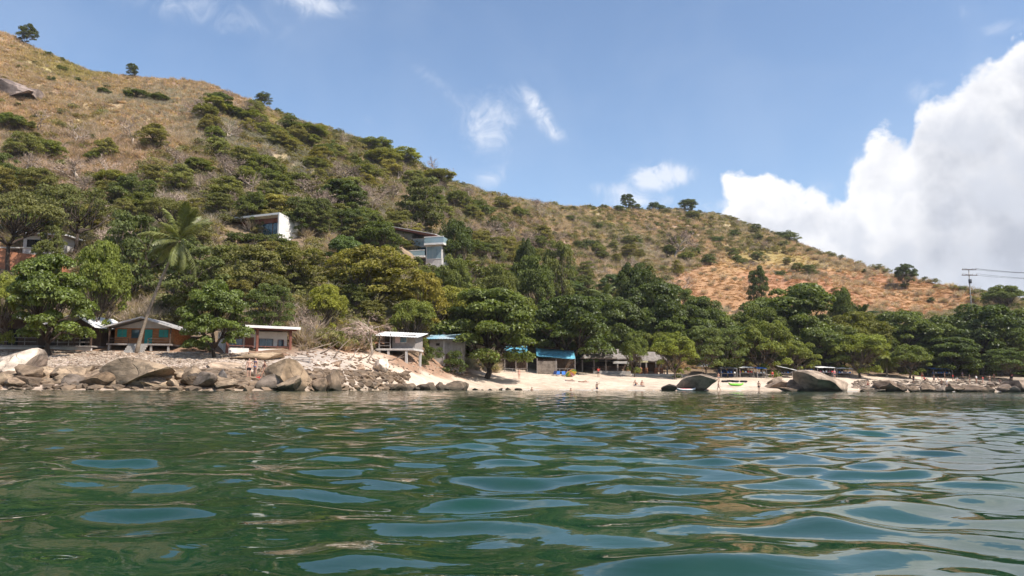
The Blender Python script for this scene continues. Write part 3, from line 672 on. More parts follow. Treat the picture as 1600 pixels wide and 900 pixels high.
DK, MD, LT, YL, BR, BL = (.68, .78, .66), (1, 1, 1), (1.5, 1.5, 1.1), (1.5, 1.25, .7), (1.2, .95, .75), (.8, .95, 1.0)
# -- trees the photograph singles out: style, px, top py, width px, depth, tint, label
for a in [
    ('almond', 88, 402, 132, 79, (.95, 1.1, .9), 'broad dark green almond tree in front of the leftmost wooden huts'),
    ('round', 160, 368, 84, 86, (1.15, 1.25, .95), 'tall bright green tree with pale trunk just left of the leaning palm'),
    ('almond', 340, 442, 106, 80, (.95, 1.1, .95), 'compact dark green almond tree left of the white bungalow'),
    ('round', 8, 420, 60, 81, (1.5, 1.5, 1.1), 'light green tree cut by the left edge above the huts'),
    ('acacia', 30, 292, 150, 112, MD, 'olive umbrella tree with dark forked trunk before the terracotta bank at left edge'),
    ('acacia', 118, 283, 140, 122, (.9, .95, .9), 'wide olive umbrella tree right of the terracotta bank'),
    ('olive', 215, 335, 120, 104, (.72, .85, .8), 'dark olive tree directly behind the leaning palm crown'),
    ('olive', 300, 388, 130, 98, (.75, .85, .8), 'shaded olive tree below right of the palm crown'),  # crown tint darker than the plain olive leaf
    ('olive', 395, 384, 125, 104, (1.0, .95, .9), 'brownish olive tree under the white villa'),
    ('olive', 465, 380, 110, 112, (1.05, 1.0, .8), 'olive tree right below the white villa side wall'),
    ('round', 510, 440, 62, 98, (1.7, 1.6, 1.0), 'small bright yellow green tree between white bungalow and bare umbrella tree'),
    ('olive', 585, 388, 165, 116, (1.25, 1.12, .75), 'large yellowish olive dome tree in mid slope below the glass villa'),
    ('olive', 660, 425, 90, 116, YL, 'golden olive tree right of the large yellowish dome tree'),
    ('round', 645, 464, 70, 108, (1.1, 1.15, .9), 'green tree directly above the grey stilt hut'),
    ('olive', 425, 445, 90, 92, (.7, .85, .75), 'dark olive tree above the white bungalow roof'),
    ('round', 590, 345, 88, 152, DK, 'dark domed tree left of the glass villa'),
    ('round', 712, 338, 66, 176, (.5, .6, .5), 'very dark dense tree hugging the right side of the glass villa'),
    ('almond', 535, 282, 78, 168, DK, 'dark tree uphill right of the white villa'),
    ('almond', 545, 368, 72, 138, (.8, 1.0, 1.0), 'blue green broad leaved tree between the two villas'),
    ('round', 712, 398, 58, 150, (1.0, 1.05, .9), 'green rounded tree under the right corner of the glass villa'),
    ('round', 588, 240, 56, 274, (1.3, 1.3, .9), 'green tree high on the left ridge above the glass villa, left of a pair'),
    ('olive', 632, 240, 64, 276, (1.5, 1.55, .9), 'light green tree high on the left ridge above the glass villa, right of a pair'),
    ('round', 352, 224, 50, 232, (1.0, 1.05, .8), 'green tree above the white villa, leftmost of a clump of four'),
    ('round', 392, 208, 62, 236, (1.2, 1.2, .85), 'green tree above the white villa, second from left in a clump of four'),
    ('olive', 425, 222, 56, 232, (1.2, 1.25, .85), 'green tree above the white villa, third from left in a clump of four'),
    ('round', 440, 250, 44, 222, (.9, 1.0, .75), 'dark green tree above the white villa, rightmost in a clump of four'),
    ('round', 482, 194, 56, 256, (1.1, 1.1, .8), 'green tree near the left ridge above the villas'),
    ('round', 160, 172, 26, 236, (.75, .85, .7), 'dark green tree on dry slope, leftmost of a row of three'),
    ('round', 212, 166, 44, 236, (.7, .8, .65), 'dark green tree on dry slope, middle of a row of three'),
    ('round', 248, 172, 36, 234, DK, 'dark green tree on dry slope, rightmost of a row of three'),
    ('olive', 45, 38, 34, 262, (.55, .62, .6), 'lone dark tree on the skyline at top left'),
    ('olive', 207, 100, 22, 266, (.6, .68, .6), 'small dark tree on skyline, second from the left'),
    ('olive', 413, 145, 30, 272, (.6, .68, .6), 'small dark tree on skyline above the wide green clump'),
    ('bare', 684, 246, 50, 288, MD, 'tall leafless tree standing out on the left ridge skyline'),
    ('bare', 575, 284, 62, 190, MD, 'leafless tree with white trunk uphill between the villas'),
    ('olive', 660, 280, 92, 194, (.8, .85, .75), 'tall pale trunked olive tree uphill of the glass villa roof'),
    ('almond', 762, 453, 164, 121, (.95, 1.05, .9), 'huge layered almond tree at the back of the beach left of the blue tarps'),
    ('almond', 890, 458, 135, 142, (.6, .72, .6), 'huge dark almond tree overhanging the blue tarps'),
    ('round', 832, 394, 76, 172, (.75, .85, .7), 'dark green tree above the blue tarps on the lower slope'),
    ('round', 778, 408, 66, 166, (1.0, 1.0, .85), 'green tree above the huge layered almond tree'),
    ('olive', 872, 376, 62, 182, (1.0, 1.05, .85), 'thin olive tree with pale branches above the dark almond tree'),
    ('round', 822, 368, 38, 192, (.5, .58, .5), 'small very dark tree on mid slope right of the glass villa'),
    ('round', 998, 405, 74, 186, (.5, .6, .5), 'very dark pointed tree above the restaurant, highest of its belt'),
    ('almond', 1022, 438, 112, 162, (.6, .7, .6), 'tall dark tree with pale trunks behind the restaurant'),
    ('almond', 955, 462, 96, 156, (.7, .8, .7), 'dark almond tree behind the restaurant roof'),
    ('round', 990, 516, 42, 139, (1.0, 1.1, .85), 'small green tree growing in front of the restaurant roofs'),
    ('round', 1054, 516, 72, 140, (1.45, 1.5, 1.0), 'bright green rounded tree at the right end of the restaurant'),
    ('olive', 1100, 508, 74, 144, (.85, 1.0, .9), 'grey green tree right of the bright rounded tree beside the restaurant'),
    ('almond', 1090, 462, 84, 162, (.75, .85, .8), 'dark layered tree behind the grey green tree'),
    ('olive', 1135, 512, 66, 147, (.75, .9, .75), 'grey green tree left of the big green dome tree'),
    ('round', 1188, 496, 86, 150, (1.15, 1.2, .9), 'big green dome tree above the beach stalls'),
    ('almond', 1232, 445, 160, 170, (.85, .95, .8), 'very wide layered tree right below the orange grass field'),
    ('round', 1242, 530, 62, 153, (1.15, 1.2, .9), 'low rounded green tree right of the big dome tree'),
    ('almond', 1285, 512, 90, 158, (.8, .9, .75), 'layered tree between the low rounded tree and the bright tree'),
    ('round', 1342, 518, 84, 154, (1.35, 1.4, .95), 'bright green tree hanging over the sand behind the long rock'),
    ('round', 1314, 445, 42, 190, (.75, .85, .7), 'small green tree at the lower edge of the orange field'),
    ('olive', 1183, 414, 36, 222, (.6, .7, .6), 'lone sparse tree standing in the orange grass field'),
    ('round', 1413, 410, 34, 296, (.5, .6, .55), 'dark tree on the right hill skyline left of the utility pole'),
    ('round', 1566, 444, 62, 262, (.9, 1.0, .75), 'green tree clump right of the utility pole'),
    ('almond', 1405, 488, 110, 176, (.95, 1.05, .85), 'layered green tree below the orange field, right part'),
    ('round', 1418, 536, 62, 160, (1.0, 1.1, .9), 'small green tree standing low right of the bright tree'),
    ('almond', 1462, 492, 110, 178, (.8, .9, .75), 'layered green tree left of the far right dark tree'),
    ('almond', 1532, 472, 130, 176, (.6, .72, .6), 'large dark almond tree below the utility pole'),
    ('almond', 1602, 486, 110, 180, (.95, 1.0, .8), 'green tree cut by the right edge'),
    ('olive', 1574, 544, 84, 164, (.7, .9, .8), 'low grey green tree with pale trunks at the far right shore'),
    ('almond', 1480, 528, 100, 168, (.65, .78, .65), 'shaded tree behind the crowded right end of the beach'),  # deep green crown tint
    ('olive', 980, 303, 28, 408, (.5, .6, .6), 'lone dark tree on the central skyline'),
    ('olive', 1076, 312, 38, 414, (.6, .7, .65), 'dark bushy tree on skyline right of the lone central tree'),
    ('bare', 1055, 352, 62, 305, (.62, .6, .68), 'big grey leafless tree in the middle of the right hill'),
    ('round', 1560, 508, 80, 178, (.8, .9, .75), 'green tree between far right dark tree and right edge'),
]: put_tree(*a)
o = put_tree('bareflat', 582, 484, 84, 97, (1.2, 1.1, 1.1), 'pale leafless umbrella shaped tree in front of the grey stilt hut', name='bare_tree')
for a in [('bush', 372, 356, 44, 138, (.9, .95, .75), 'shrub before the grey wall of the white villa'), ('bush', 418, 360, 40, 139, (1.1, 1.05, .8), 'olive shrub before the white villa glazing'), ('olive', 84, 352, 60, 112, (.85, .9, .75), 'olive tree half hiding the pale house at the left edge'), ('bush', 452, 366, 36, 141, (.9, 1, .75), 'shrub at the foot of the white villa side wall'),
          ('bush', 398, 361, 40, 139, (1, 1, .8), 'olive tree under the glazing of the white villa'), ('bush', 436, 361, 34, 140, (1, 1, .8), 'shrub below the right corner of the white villa'),
          ('round', 622, 372, 36, 166, (.75, .85, .7), 'dark shrub like tree at the left foot of the glass villa'), ('bush', 648, 397, 36, 163, (1, 1.05, .8), 'green shrub below the lower terrace of the glass villa'), ('bush', 678, 402, 36, 164, (1.2, 1.15, .8), 'olive shrub below the glass front of the glass villa'), ('bush', 299, 528, 34, 85.6, (.8, .9, .7), 'bush between orange bungalow and compact almond tree'), ('bush', 319, 538, 24, 85, (1.1, 1.1, .8), 'small bush at the foot of the compact almond tree'),
          ('bush', 676, 532, 34, 114, (1, 1.1, .9), 'green bush hugging the left corner of the grey shack'), ('bush', 712, 540, 40, 113, (.9, 1., .8), 'green bush in front of the grey shack door'),
          ('bush', 472, 520, 44, 92, (1.2, 1.1, .8), 'olive bush on the red bank right of the white bungalow'), ('bush', 520, 505, 50, 95, (1.5, 1.4, .8), 'yellow green bush on the red bank'), ('bush', 555, 512, 40, 99, (1.5, 1.1, .7), 'golden bush left of the bare umbrella tree'),
          ('bare', 492, 490, 56, 92, MD, 'grey leafless tree fallen over the red bank'), ('bush', 545, 522, 30, 96, (1.1, 1, .7), 'low dry bush above the pale slope'), ('bush', 664, 548, 24, 106, (1.0, 1.0, .8), 'small bush between stilt hut and grey shack'),
          ('bare', 455, 470, 60, 96, (.9, .9, .9), 'leafless tree behind the right end of the white bungalow roof')]: put_tree(*a, hmin=1.2)
# -- belt behind the beach and woods on the lower slope: individual trees filling the gaps
def clear(px0, py0, px1, py1, Y):
    for a, b, c, d, yy in KEEP_OUT:
        if Y < yy + 2 and px1 > a and px0 < c and py1 > b and py0 < d: return False
    return True
FILL = []
rf = random.Random(5)
def try_fill(n, gen, gap, kinds):
    made = 0
    for _ in range(n * 40):
        if made >= n: break
        px, Y, h, w, st, tint = gen()
        p = ground(px, Y, 500); bx, byy = proj(p); tp = proj((p.x, p.y, p.z + h)); wp = w * F / Y
        if not (-60 < bx < 1660): continue
        if not clear(bx - wp * .55, tp[1] - 3, bx + wp * .55, byy, Y): continue
        if any(abs(bx - f[1]) < gap * wp and abs(tp[1] - f[2]) < gap * h * F / Y * .6 for f in TREES): continue
        o = put_tree(st, bx, tp[1], wp, Y, tint, hmin=1.2); FILL.append(TREES[-1]); made += 1
def jit(t, s=.18):
    k = rf.uniform(1 - s, 1 + s); w = rf.uniform(-.09, .12); return (max(.2, t[0] * k * (1 + w)), max(.2, t[1] * k), max(.2, t[2] * k * (1 - w)))
def g_low():                       # lower slope, above the huts and the beach belt
    px = rf.uniform(-40, 1640); q = (px - 800) / F; yb = float(lk(T_by, q)); yr = float(lk(T_ry, q)); t = rf.uniform(.06, .34) if px < 1060 else rf.uniform(.05, .14)
    Y = yb + (yr - yb) * t
    if px < 760:
        st, tint = rf.choices([('olive', jit((1.05, 1.0, .85))), ('olive', jit((.75, .85, .75))), ('round', jit((.85, .95, .8))), ('bare', jit((1, 1, 1))), ('acacia', jit((1, 1, .9)))], [4, 3, 2.2, 1.3, 1])[0]
    else:
        st, tint = rf.choices([('almond', jit((.75, .88, .75))), ('round', jit((.8, .9, .75))), ('olive', jit((.85, .95, .8)))], [3, 3, 2])[0]
    h = rf.uniform(5, 9); return px, Y, h, h * rf.uniform(.85, 1.25), st, tint
def g_mid():                       # middle slope
    px = rf.uniform(-40, 1100); q = (px - 800) / F; yb = float(lk(T_by, q)); yr = float(lk(T_ry, q)); t = rf.uniform(.34, .72 if px > 380 else .56); Y = yb + (yr - yb) * t
    st, tint = rf.choices([('olive', jit((1.15, 1.1, .9))), ('round', jit((1.1, 1.12, .85))), ('bare', jit((1, 1, 1))), ('bare', jit((.8, .76, .78)))], [3.5, 2., 3.4, 1.4])[0]
    h = rf.uniform(4, 7.5); return px, Y, h, h * rf.uniform(.9, 1.5), st, tint
def g_wood():                      # woods climbing towards the left ridge
    px = rf.uniform(290, 860); q = (px - 800) / F; yb = float(lk(T_by, q)); yr = float(lk(T_ry, q)); t = rf.uniform(.3, .93); Y = yb + (yr - yb) * t
    st, tint = rf.choices([('olive', jit((1.25, 1.2, .95), .25)), ('round', jit(rf.choice([(1.25, 1.2, .85), (1.25, 1.2, .85), (.8, .88, .7)]), .2)), ('bare', jit((.85, .82, .84))), ('bush', jit((1.2, 1.2, .8)))], [3.4, 2.4, 4.2, 1])[0]
    h = rf.uniform(4, 8); return px, Y, h, h * rf.uniform(1., 1.6), st, tint
def g_right():                     # scrubby trees towards the central and right ridge
    px = rf.uniform(800, 1290); q = (px - 800) / F; yb = float(lk(T_by, q)); yr = float(lk(T_ry, q)); t = rf.uniform(.55, 1.0); Y = yb + (yr - yb) * t
    st, tint = rf.choices([('olive', jit((.9, .95, .85))), ('bush', jit((1., 1.05, .85))), ('bare', jit((.85, .82, .84)))], [3, 3, 2.5])[0]
    h = rf.uniform(3, 6); return px, Y, h, h * rf.uniform(1.1, 1.8), st, tint
def g_top():                       # scattered small trees and shrubs up to the ridge
    px = rf.choice([rf.uniform(-20, 1620), rf.uniform(380, 1620)]); q = (px - 800) / F; yb = float(lk(T_by, q)); yr = float(lk(T_ry, q)); t = rf.choice([rf.uniform(.7, .97), rf.uniform(.96, 1.0)]); Y = yb + (yr - yb) * t
    st, tint = rf.choices([('bush', jit((.75, .85, .7))), ('bush', jit((1.1, 1.1, .8))), ('bare', jit((1, .95, .95)))], [3, 3, 1.5 if px > 420 else .4])[0]
    h = rf.uniform(1.6, 4.) * (.7 if px < 400 else 1); return px, Y, h, h * rf.uniform(1., 1.6), st, tint
def g_shore():                     # low growth at the foot of the belt, right side
    px = rf.uniform(690, 1640); q = (px - 800) / F; Y = float(lk(T_by, q)) + rf.uniform(8, 20)
    st, tint = rf.choice([('almond', jit((.8, .92, .75))), ('round', jit((.9, 1., .8))), ('round', jit((1.15, 1.15, .85))), ('olive', jit((.8, .95, .75)))]); h = rf.uniform(7.5, 13); return px, Y, h, h * rf.uniform(.85, 1.2), st, tint
try_fill(46, g_shore, .36, None); try_fill(120, g_low, .42, None); try_fill(84, g_mid, .42, None); try_fill(115, g_wood, .30, None); try_fill(46, g_right, .36, None); try_fill(40, g_top, .6, None)
# labels for the fill: look, then counted from the nearest landmark to its left
LAND = [(-999, 'the left edge'), (265, 'the leaning palm'), (415, 'the white villa'), (655, 'the glass villa'), (850, 'the blue tarps'), (975, 'the restaurant'),
        (1183, 'the lone field tree'), (1517, 'the utility pole')]
def label_row(items, where):
    """items: (object, px, look). Unique labels by look + count rightwards from a landmark."""
    from collections import defaultdict
    gr = defaultdict(list)
    for o, px, look in items:
        lm = [l for l in LAND if l[0] <= px][-1][1]; gr[(look, lm)].append((px, o))
    for (look, lm), l in gr.items():
        l.sort(key=lambda a: a[0])
        for k, (px, o) in enumerate(l):
            o['label'] = f'{look} {where}, {ORD[min(k, 35)]} rightward from {lm}' if len(l) > 1 else f'{look} {where}, just right of {lm}'
LOOK = {'almond': 'layered dark green tree', 'round': 'dense green tree', 'olive': 'feathery olive tree', 'acacia': 'umbrella shaped tree', 'bare': 'leafless grey tree', 'bush': 'small green shrub'}
for lo, hi, where, grp in ((-100, 300, 'high upslope', 'trees high on the hillside'), (300, 400, 'at mid slope', 'trees on the middle slope'), (400, 470, 'on lower slope', 'trees on the lower slope'), (470, 900, 'behind the shore', 'trees behind the shore')):
    it = []
    for f in FILL:
        if lo <= f[2] < hi:
            f[0]['group'] = grp; it.append((f[0], f[1], LOOK[f[5]]))
    label_row(it, where)

# ------------------------------------------------------------------ coconut palms: trunk and each frond a part
FROND = leafmat('palm_leaflet', (.125, .14, .045), .35, .4, .3, sp=.4); PALM_BARK = pmat('palm_bark', (.30, .24, .18), .9, .25, 6, .5, .1, stretch=(.3, .3, 3))
def frond_mesh(seed, L=3.9):
    rng = np.random.RandomState(seed); mb = MB(); n = 26; P = []; el = rng.uniform(.25, .5); x = z = 0.
    for k in range(n + 1):
        P.append(np.array([x, 0, z])); x += L / n * math.cos(el); z += L / n * math.sin(el); el -= rng.uniform(.018, .05) * (.4 + 1.5 * k / n)
    mb.tube(P, [.045 * (1 - k / n * .85) for k in range(n + 1)], 4)
    for k in range(3, n):
        d = P[k + 1] - P[k]; d /= np.linalg.norm(d); ll = .95 * math.sin(math.pi * min(.97, .12 + .86 * k / n)) ** .6 * rng.uniform(.85, 1.1)
        for s in (-1, 1):
            for h in (0., .5):
                b0 = P[k] + (P[k + 1] - P[k]) * h; out = np.array([0, s * 1., 0]) * .82 + d * .55 + np.array([0, 0, -.12 - .3 * rng.rand()]); out /= np.linalg.norm(out)
                m = b0 + out * ll * .55; t = b0 + out * ll + np.array([0, 0, -ll * rng.uniform(.25, .5)]); w = d * .042
                mb.add([b0 - w, b0 + w, m + w * 1.1, t, m - w * 1.1], [(0, 1, 2, 4), (4, 2, 3)])
    return mb.mesh('frond', FROND)
FRONDS = [frond_mesh(k) for k in range(5)]
def palm(base, top, r, nf, label, seed, fs=1., tint=(1, 1, 1)):
    rng = random.Random(seed); base, top = Vector(base), Vector(top); o = thing('coconut_palm', label, 'palm tree', base); d = top - base; P = []
    for k in range(13):
        s = k / 12; P.append((d.x * (.55 * s + .45 * s * s) , d.y * s, d.z * s + math.sin(s * math.pi) * -.15 - (.5 if k == 0 else 0)))
    MB().tube(P, [r * (1.5 - 1.2 * min(1, k / 12 * 4) * .35 - .35 * k / 12) for k in range(13)], 9).build('trunk', PALM_BARK, o, True)
    hub = MB()
    for k in range(7): a = k * .9; hub.tube([d + Vector((math.cos(a) * .15, math.sin(a) * .15, -.25)), d + Vector((math.cos(a) * .2, math.sin(a) * .2, -.45)), d + Vector((math.cos(a) * .2, math.sin(a) * .2, -.62))], [.06, .13, .05], 6)
    hub.build('coconut_cluster', pmat('coconut_husk', (.16, .17, .05), .6), o, True)
    for k in range(nf):
        f = link('frond', FRONDS[rng.randrange(5)], o, d, (rng.uniform(-.25, .25), rng.choice([-.9, -.5, -.1, .3, .7, 1.05, 1.35]) + rng.uniform(-.2, .2), k * 2.4 + rng.uniform(-.3, .3)), [fs * rng.uniform(.8, 1.1)] * 3)
        f.rotation_mode = 'XYZ'; c = rng.uniform(.75, 1.3); f.color = (c * tint[0], c * tint[1], c * tint[2], 1)
pb = ground(212, 83); palm(pb - Vector((0, 0, .2)), at(281, 376, 82), .17, 20, 'tall coconut palm leaning right over the orange bungalow', 3, 1.05, (1.45, 1.35, 1.3))
pb = ground(940, 166); palm(pb, at(944, 462, 166), .18, 20, 'pale fronded palm half hidden in trees behind the restaurant', 4, .9, (1.3, 1.3, 1.2))
pb = ground(1345, 176); palm(pb, at(1346, 494, 176), .18, 20, 'dark palm among the trees below the orange field', 5, 1.0, (.5, .6, .6))
pb = ground(1384, 161); palm(pb, at(1386, 556, 161), .16, 18, 'low yellowish palm by the sand right of the bright tree', 6, .9, (1.5, 1.4, 1.0))
# ------------------------------------------------------------------ buildings
CONC = pmat('grey_concrete', (.36, .33, .30), .9, .25, 1.2, .3); WHITE = pmat('white_render', (.74, .70, .65), .8, .12, 1.0, .12); OFFW = pmat('pale_render', (.56, .52, .48), .85, .15, 1.0, .15)
ORANGE_WOOD = pmat('orange_brown_board', (.36, .15, .055), .75, .3, 2, .3, stretch=(1, 1, 4)); DARK_WOOD = pmat('dark_brown_board', (.10, .062, .042), .8, .3, 2, .3, stretch=(4, 4, 1))
GREY_WOOD = pmat('weathered_board', (.30, .26, .235), .9, .25, 2, .3, stretch=(5, 5, 1)); RED_WOOD = pmat('red_brown_timber', (.20, .075, .05), .7, .25, 2, .2, stretch=(3, 3, 1))
TEAL = pmat('teal_paint', (.035, .30, .26), .5, .15, 2, .1); TIN = pmat('corrugated_tin', (.42, .39, .37), .55, .3, .7, .1, .4, metal=.2); WTIN = pmat('white_roof_sheet', (.74, .72, .69), .5, .1, .8, .05, .4)
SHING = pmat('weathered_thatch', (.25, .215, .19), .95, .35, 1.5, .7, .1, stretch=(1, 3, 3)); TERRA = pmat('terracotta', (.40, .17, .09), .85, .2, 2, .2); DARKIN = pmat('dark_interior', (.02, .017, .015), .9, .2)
BLUE_TARP = pmat('blue_tarpaulin', (.10, .31, .40), .65, .35, 1.2, .4, .4, bscale=2.); BLUETIN = pmat('blue_white_roof', (.55, .58, .60), .5, .1, .35, .05, .4, col2=(.20, .45, .58))
GLASS = bpy.data.materials.new('window_glass'); GLASS.use_nodes = True
_b = GLASS.node_tree.nodes['Principled BSDF']; _b.inputs['Base Color'].default_value = (.035, .075, .10, 1); _b.inputs['Roughness'].default_value = .06; _b.inputs['Specular IOR Level'].default_value = .8
PALEGLASS = bpy.data.materials.new('pale_glass'); PALEGLASS.use_nodes = True  # one even pale blue-grey for villa panes and rails
_b = PALEGLASS.node_tree.nodes['Principled BSDF']; _b.inputs['Base Color'].default_value = (.27, .36, .385, 1); _b.inputs['Roughness'].default_value = .12; _b.inputs['Specular IOR Level'].default_value = .8
PINK_CLOTH = pmat('pink_curtain', (.62, .45, .42), .9, .15); RED_CLOTH = pmat('red_cloth', (.5, .05, .05), .85, .2)
def win(parent, x0, x1, z0, z1, y, glass=GLASS, frame=WHITE, name='window', fw=.07, mull=1, side=None):
    """a window set into a wall face at local y (facing -y): frame part with pane sub-parts"""
    m = MB().box(x0, x1, y - .06, y - .003, z0, z0 + fw).box(x0, x1, y - .06, y - .003, z1 - fw, z1).box(x0, x0 + fw, y - .06, y - .003, z0 + fw, z1 - fw).box(x1 - fw, x1, y - .06, y - .003, z0 + fw, z1 - fw)
    f = m.build(name, frame, parent); w = (x1 - x0 - 2 * fw) / mull
    for k in range(mull):
        MB().box(x0 + fw + k * w + (.03 if k else 0), x0 + fw + (k + 1) * w, y - .03, y - .004, z0 + fw, z1 - fw).build('pane', glass, f)
    return f
def posts(parent, pts, z0, z1, r, mat, name='post'):
    me = MB().box(-r, r, -r, r, 0, 1).mesh(name, mat)
    for x, y in pts: link(name, me, parent, (x, y, z0), None, (1, 1, z1 - z0))
def railing(parent, x0, x1, y, z, mat, h=.9, n=2, name='railing'):
    m = MB()
    for k in range(n): m.box(x0, x1, y - .03, y + .03, z + h * (k + 1) / n - .07, z + h * (k + 1) / n)
    r = m.build(name, mat, parent)
    for x in np.linspace(x0, x1, max(2, int((x1 - x0) / 1.2) + 1)): MB().box(x - .035, x + .035, y - .045, y + .02, z, z + h).build('baluster', mat, r)
def stair(parent, x0, x1, y0, z0, n, run, rise, mat):
    me = MB().box(x0, x1, -run / 2, run / 2 + .02, -.35, 0).mesh('step', mat)
    for k in range(n): link('step', me, parent, (0, y0 - (n - k) * run + run / 2, z0 - (n - k - 1) * rise))

# -- orange-brown bungalow with teal shutters
def orange_bungalow():
    b = at(226, 553, 86); u = 86 / F
    o = thing('orange_bungalow', 'orange brown wooden bungalow with teal shutters and door behind the leaning palm', 'house', b, R(4))
    fl = 15 * u; wl = 40 * u; x0, x1 = -47 * u, 44 * u
    MB().box(x0, x1, 0, 5.2, fl, wl).build('wall', ORANGE_WOOD, o)
    MB().box(x0 - .15, x1 + .2, -1.6, 5.3, fl - .18, fl - .004).build('floor_deck', GREY_WOOD, o)
    MB().prism([(x0, wl + .004), (x1, wl + .004), (0, 54 * u)], .0, .12).build('gable', OFFW, o)
    for s, xe, ze in ((-1, -56 * u, 40.5 * u), (1, 64 * u, 37 * u)):
        n = 26
        def zf(x, y, xe=xe, ze=ze): return 56.5 * u + (ze - 56.5 * u) * (x / xe)
        MB().sheet(min(0, xe), max(0, xe), -1.7, 5.6, zf, n, .05).build('roof_slope', TIN, o)
        MB().slab([(0, -1.78, 56.3 * u), (xe, -1.78, ze - .02), (xe, -1.705, ze - .02), (0, -1.705, 56.3 * u)], .16).build('fascia_board', OFFW, o)
    posts(o, [(x, y) for x in (x0 + .1, -1.2, 1.2, x1 - .1) for y in (-1.4, 2, 5)], -1.6, fl - .18, .1, CONC, 'stilt')
    posts(o, [(x0 + .05, -1.45), (x1 + .05, -1.45)], fl, wl + .1, .07, DARK_WOOD)
    for x in (-43 * u, 20 * u): win(o, x, x + 14 * u, fl + 11 * u, fl + 23 * u, 0, TEAL, TEAL, 'shutter', .05, 2)
    d = MB().box(-1.5 * u, 10 * u, -.06, -.004, fl, fl + 23 * u).build('door', TEAL, o); MB().box(8.5 * u, 9.2 * u, -.11, -.06, fl + .8, fl + .9).build('handle', DARKIN, d)
    win(o, -22 * u, -9 * u, fl + 9 * u, fl + 23 * u, 0, GLASS, DARK_WOOD)
    railing(o, 12 * u, x1, -1.5, fl, DARK_WOOD, .6); railing(o, x0, -17 * u, -1.5, fl, DARK_WOOD, .6)
    stair(o, -15 * u, 12 * u, -1.6, fl - .06, 5, .32, .24, CONC)
orange_bungalow()
# -- dark huts at far left
def dark_hut(px, py, Y, w, hw, label, rz, roofmat, seedx=0, apex=.5):
    b = at(px, py, Y); o = thing('wooden_hut', label, 'house', b, R(rz)); x0, x1 = -w / 2, w / 2; fl = .75; wl = fl + hw
    MB().box(x0, x1, .0, 4.5, fl, wl).build('wall', DARK_WOOD, o)
    MB().box(x0 - .2, x1 + .2, -1.9, 4.6, fl - .16, fl - .004).build('floor_deck', GREY_WOOD, o)
    MB().box(x0 - .1, x1 + .1, -1.75, -1.55, -1.5, fl - .17).build('foundation_wall', OFFW, o)
    ax = x0 + w * apex
    for xe in (x0 - .7, x1 + .7):
        def zf(x, y, xe=xe): return wl + 1.35 - 1.45 * abs((x - ax) / (xe - ax))
        MB().sheet(min(ax, xe), max(ax, xe), -2.3, 5., zf, 22, .05).build('roof_slope', roofmat, o)
    MB().prism([(x0, wl + .004), (x1, wl + .004), (ax, wl + 1.2)], .0, .12).build('gable', DARK_WOOD, o)
    posts(o, [(x0, -1.7), (ax, -1.7), (x1, -1.7)], fl, wl + .05, .08, DARK_WOOD); railing(o, x0, x1, -1.7, fl, GREY_WOOD, .85)
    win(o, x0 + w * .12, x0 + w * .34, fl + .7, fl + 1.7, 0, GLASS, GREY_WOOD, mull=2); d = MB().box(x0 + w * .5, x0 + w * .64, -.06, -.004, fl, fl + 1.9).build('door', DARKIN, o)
    MB().box(x0 + w * .61, x0 + w * .62, -.1, -.06, fl + .9, fl + 1.).build('handle', TIN, d)
dark_hut(10, 551, 85, 7.6, 2.2, 'dark brown wooden hut with veranda cut by the left edge', 8, TIN)
dark_hut(122, 552, 86, 5.2, 2.1, 'dark wooden hut with pale railing half hidden behind the broad almond tree', -6, WTIN, apex=.62)
# -- white bungalow with red-brown posts
def white_bungalow():
    b = at(404, 555, 86); o = thing('white_bungalow', 'white bungalow with red brown posts and sloping white roof on a rock ledge', 'house', b, R(31))
    w = 6.9; x0, x1 = -w / 2, w / 2; wl = 2.75
    MB().box(x0, x1, 1.5, 5.2, 0, wl).build('wall', WHITE, o)
    MB().box(x0 - .06, x0 + .1, .02, 1.5, 0, wl - .2).build('side_wall', OFFW, o)
    MB().box(x0 - .2, x1 + .2, -.25, 5.3, -2.2, -.004).build('foundation', CONC, o)
    MB().sheet(x0 - .5, x1 + .9, -.7, 5.6, lambda x, y: wl + .35 - (y - 2) * .05 + .0 * x, 40, .05).build('roof', WTIN, o)
    MB().box(x0 - .5, x1 + .9, -.78, -.70, wl + .22, wl + .50).build('fascia_board', WHITE, o)
    MB().box(x0 - .3, x1 + .6, -.25, -.1, wl + .05, wl + .26).build('beam', RED_WOOD, o)
    posts(o, [(x0 + .05, -.12), (-.25, -.12), (x1 - .05, -.12)], 0, wl + .05, .13, RED_WOOD)
    MB().box(x0 + .2, -1.1, -.16, -.02, 0, .72).build('parapet', WHITE, o); MB().box(-.1, x1 - .2, -.16, -.02, 0, .72).build('parapet', WHITE, o)
    railing(o, x0 + .2, x1 - .2, -.1, .72, RED_WOOD, .3, 1)
    d = MB().box(-1.25, -.25, 1.42, 1.495, 0, 2.05).build('door', RED_WOOD, o); MB().box(-.4, -.33, 1.37, 1.42, .95, 1.05).build('handle', TIN, d)
    win(o, x0 + .5, x0 + 1.25, .85, 2.0, 1.5, GLASS, RED_WOOD); win(o, -2.3, -1.4, .9, 1.9, 1.5, GLASS, RED_WOOD); win(o, .3, 1.9, .75, 1.95, 1.5, GLASS, DARK_WOOD, mull=2); win(o, 2.4, 3.1, .9, 1.9, 1.5, GLASS, RED_WOOD)
white_bungalow()
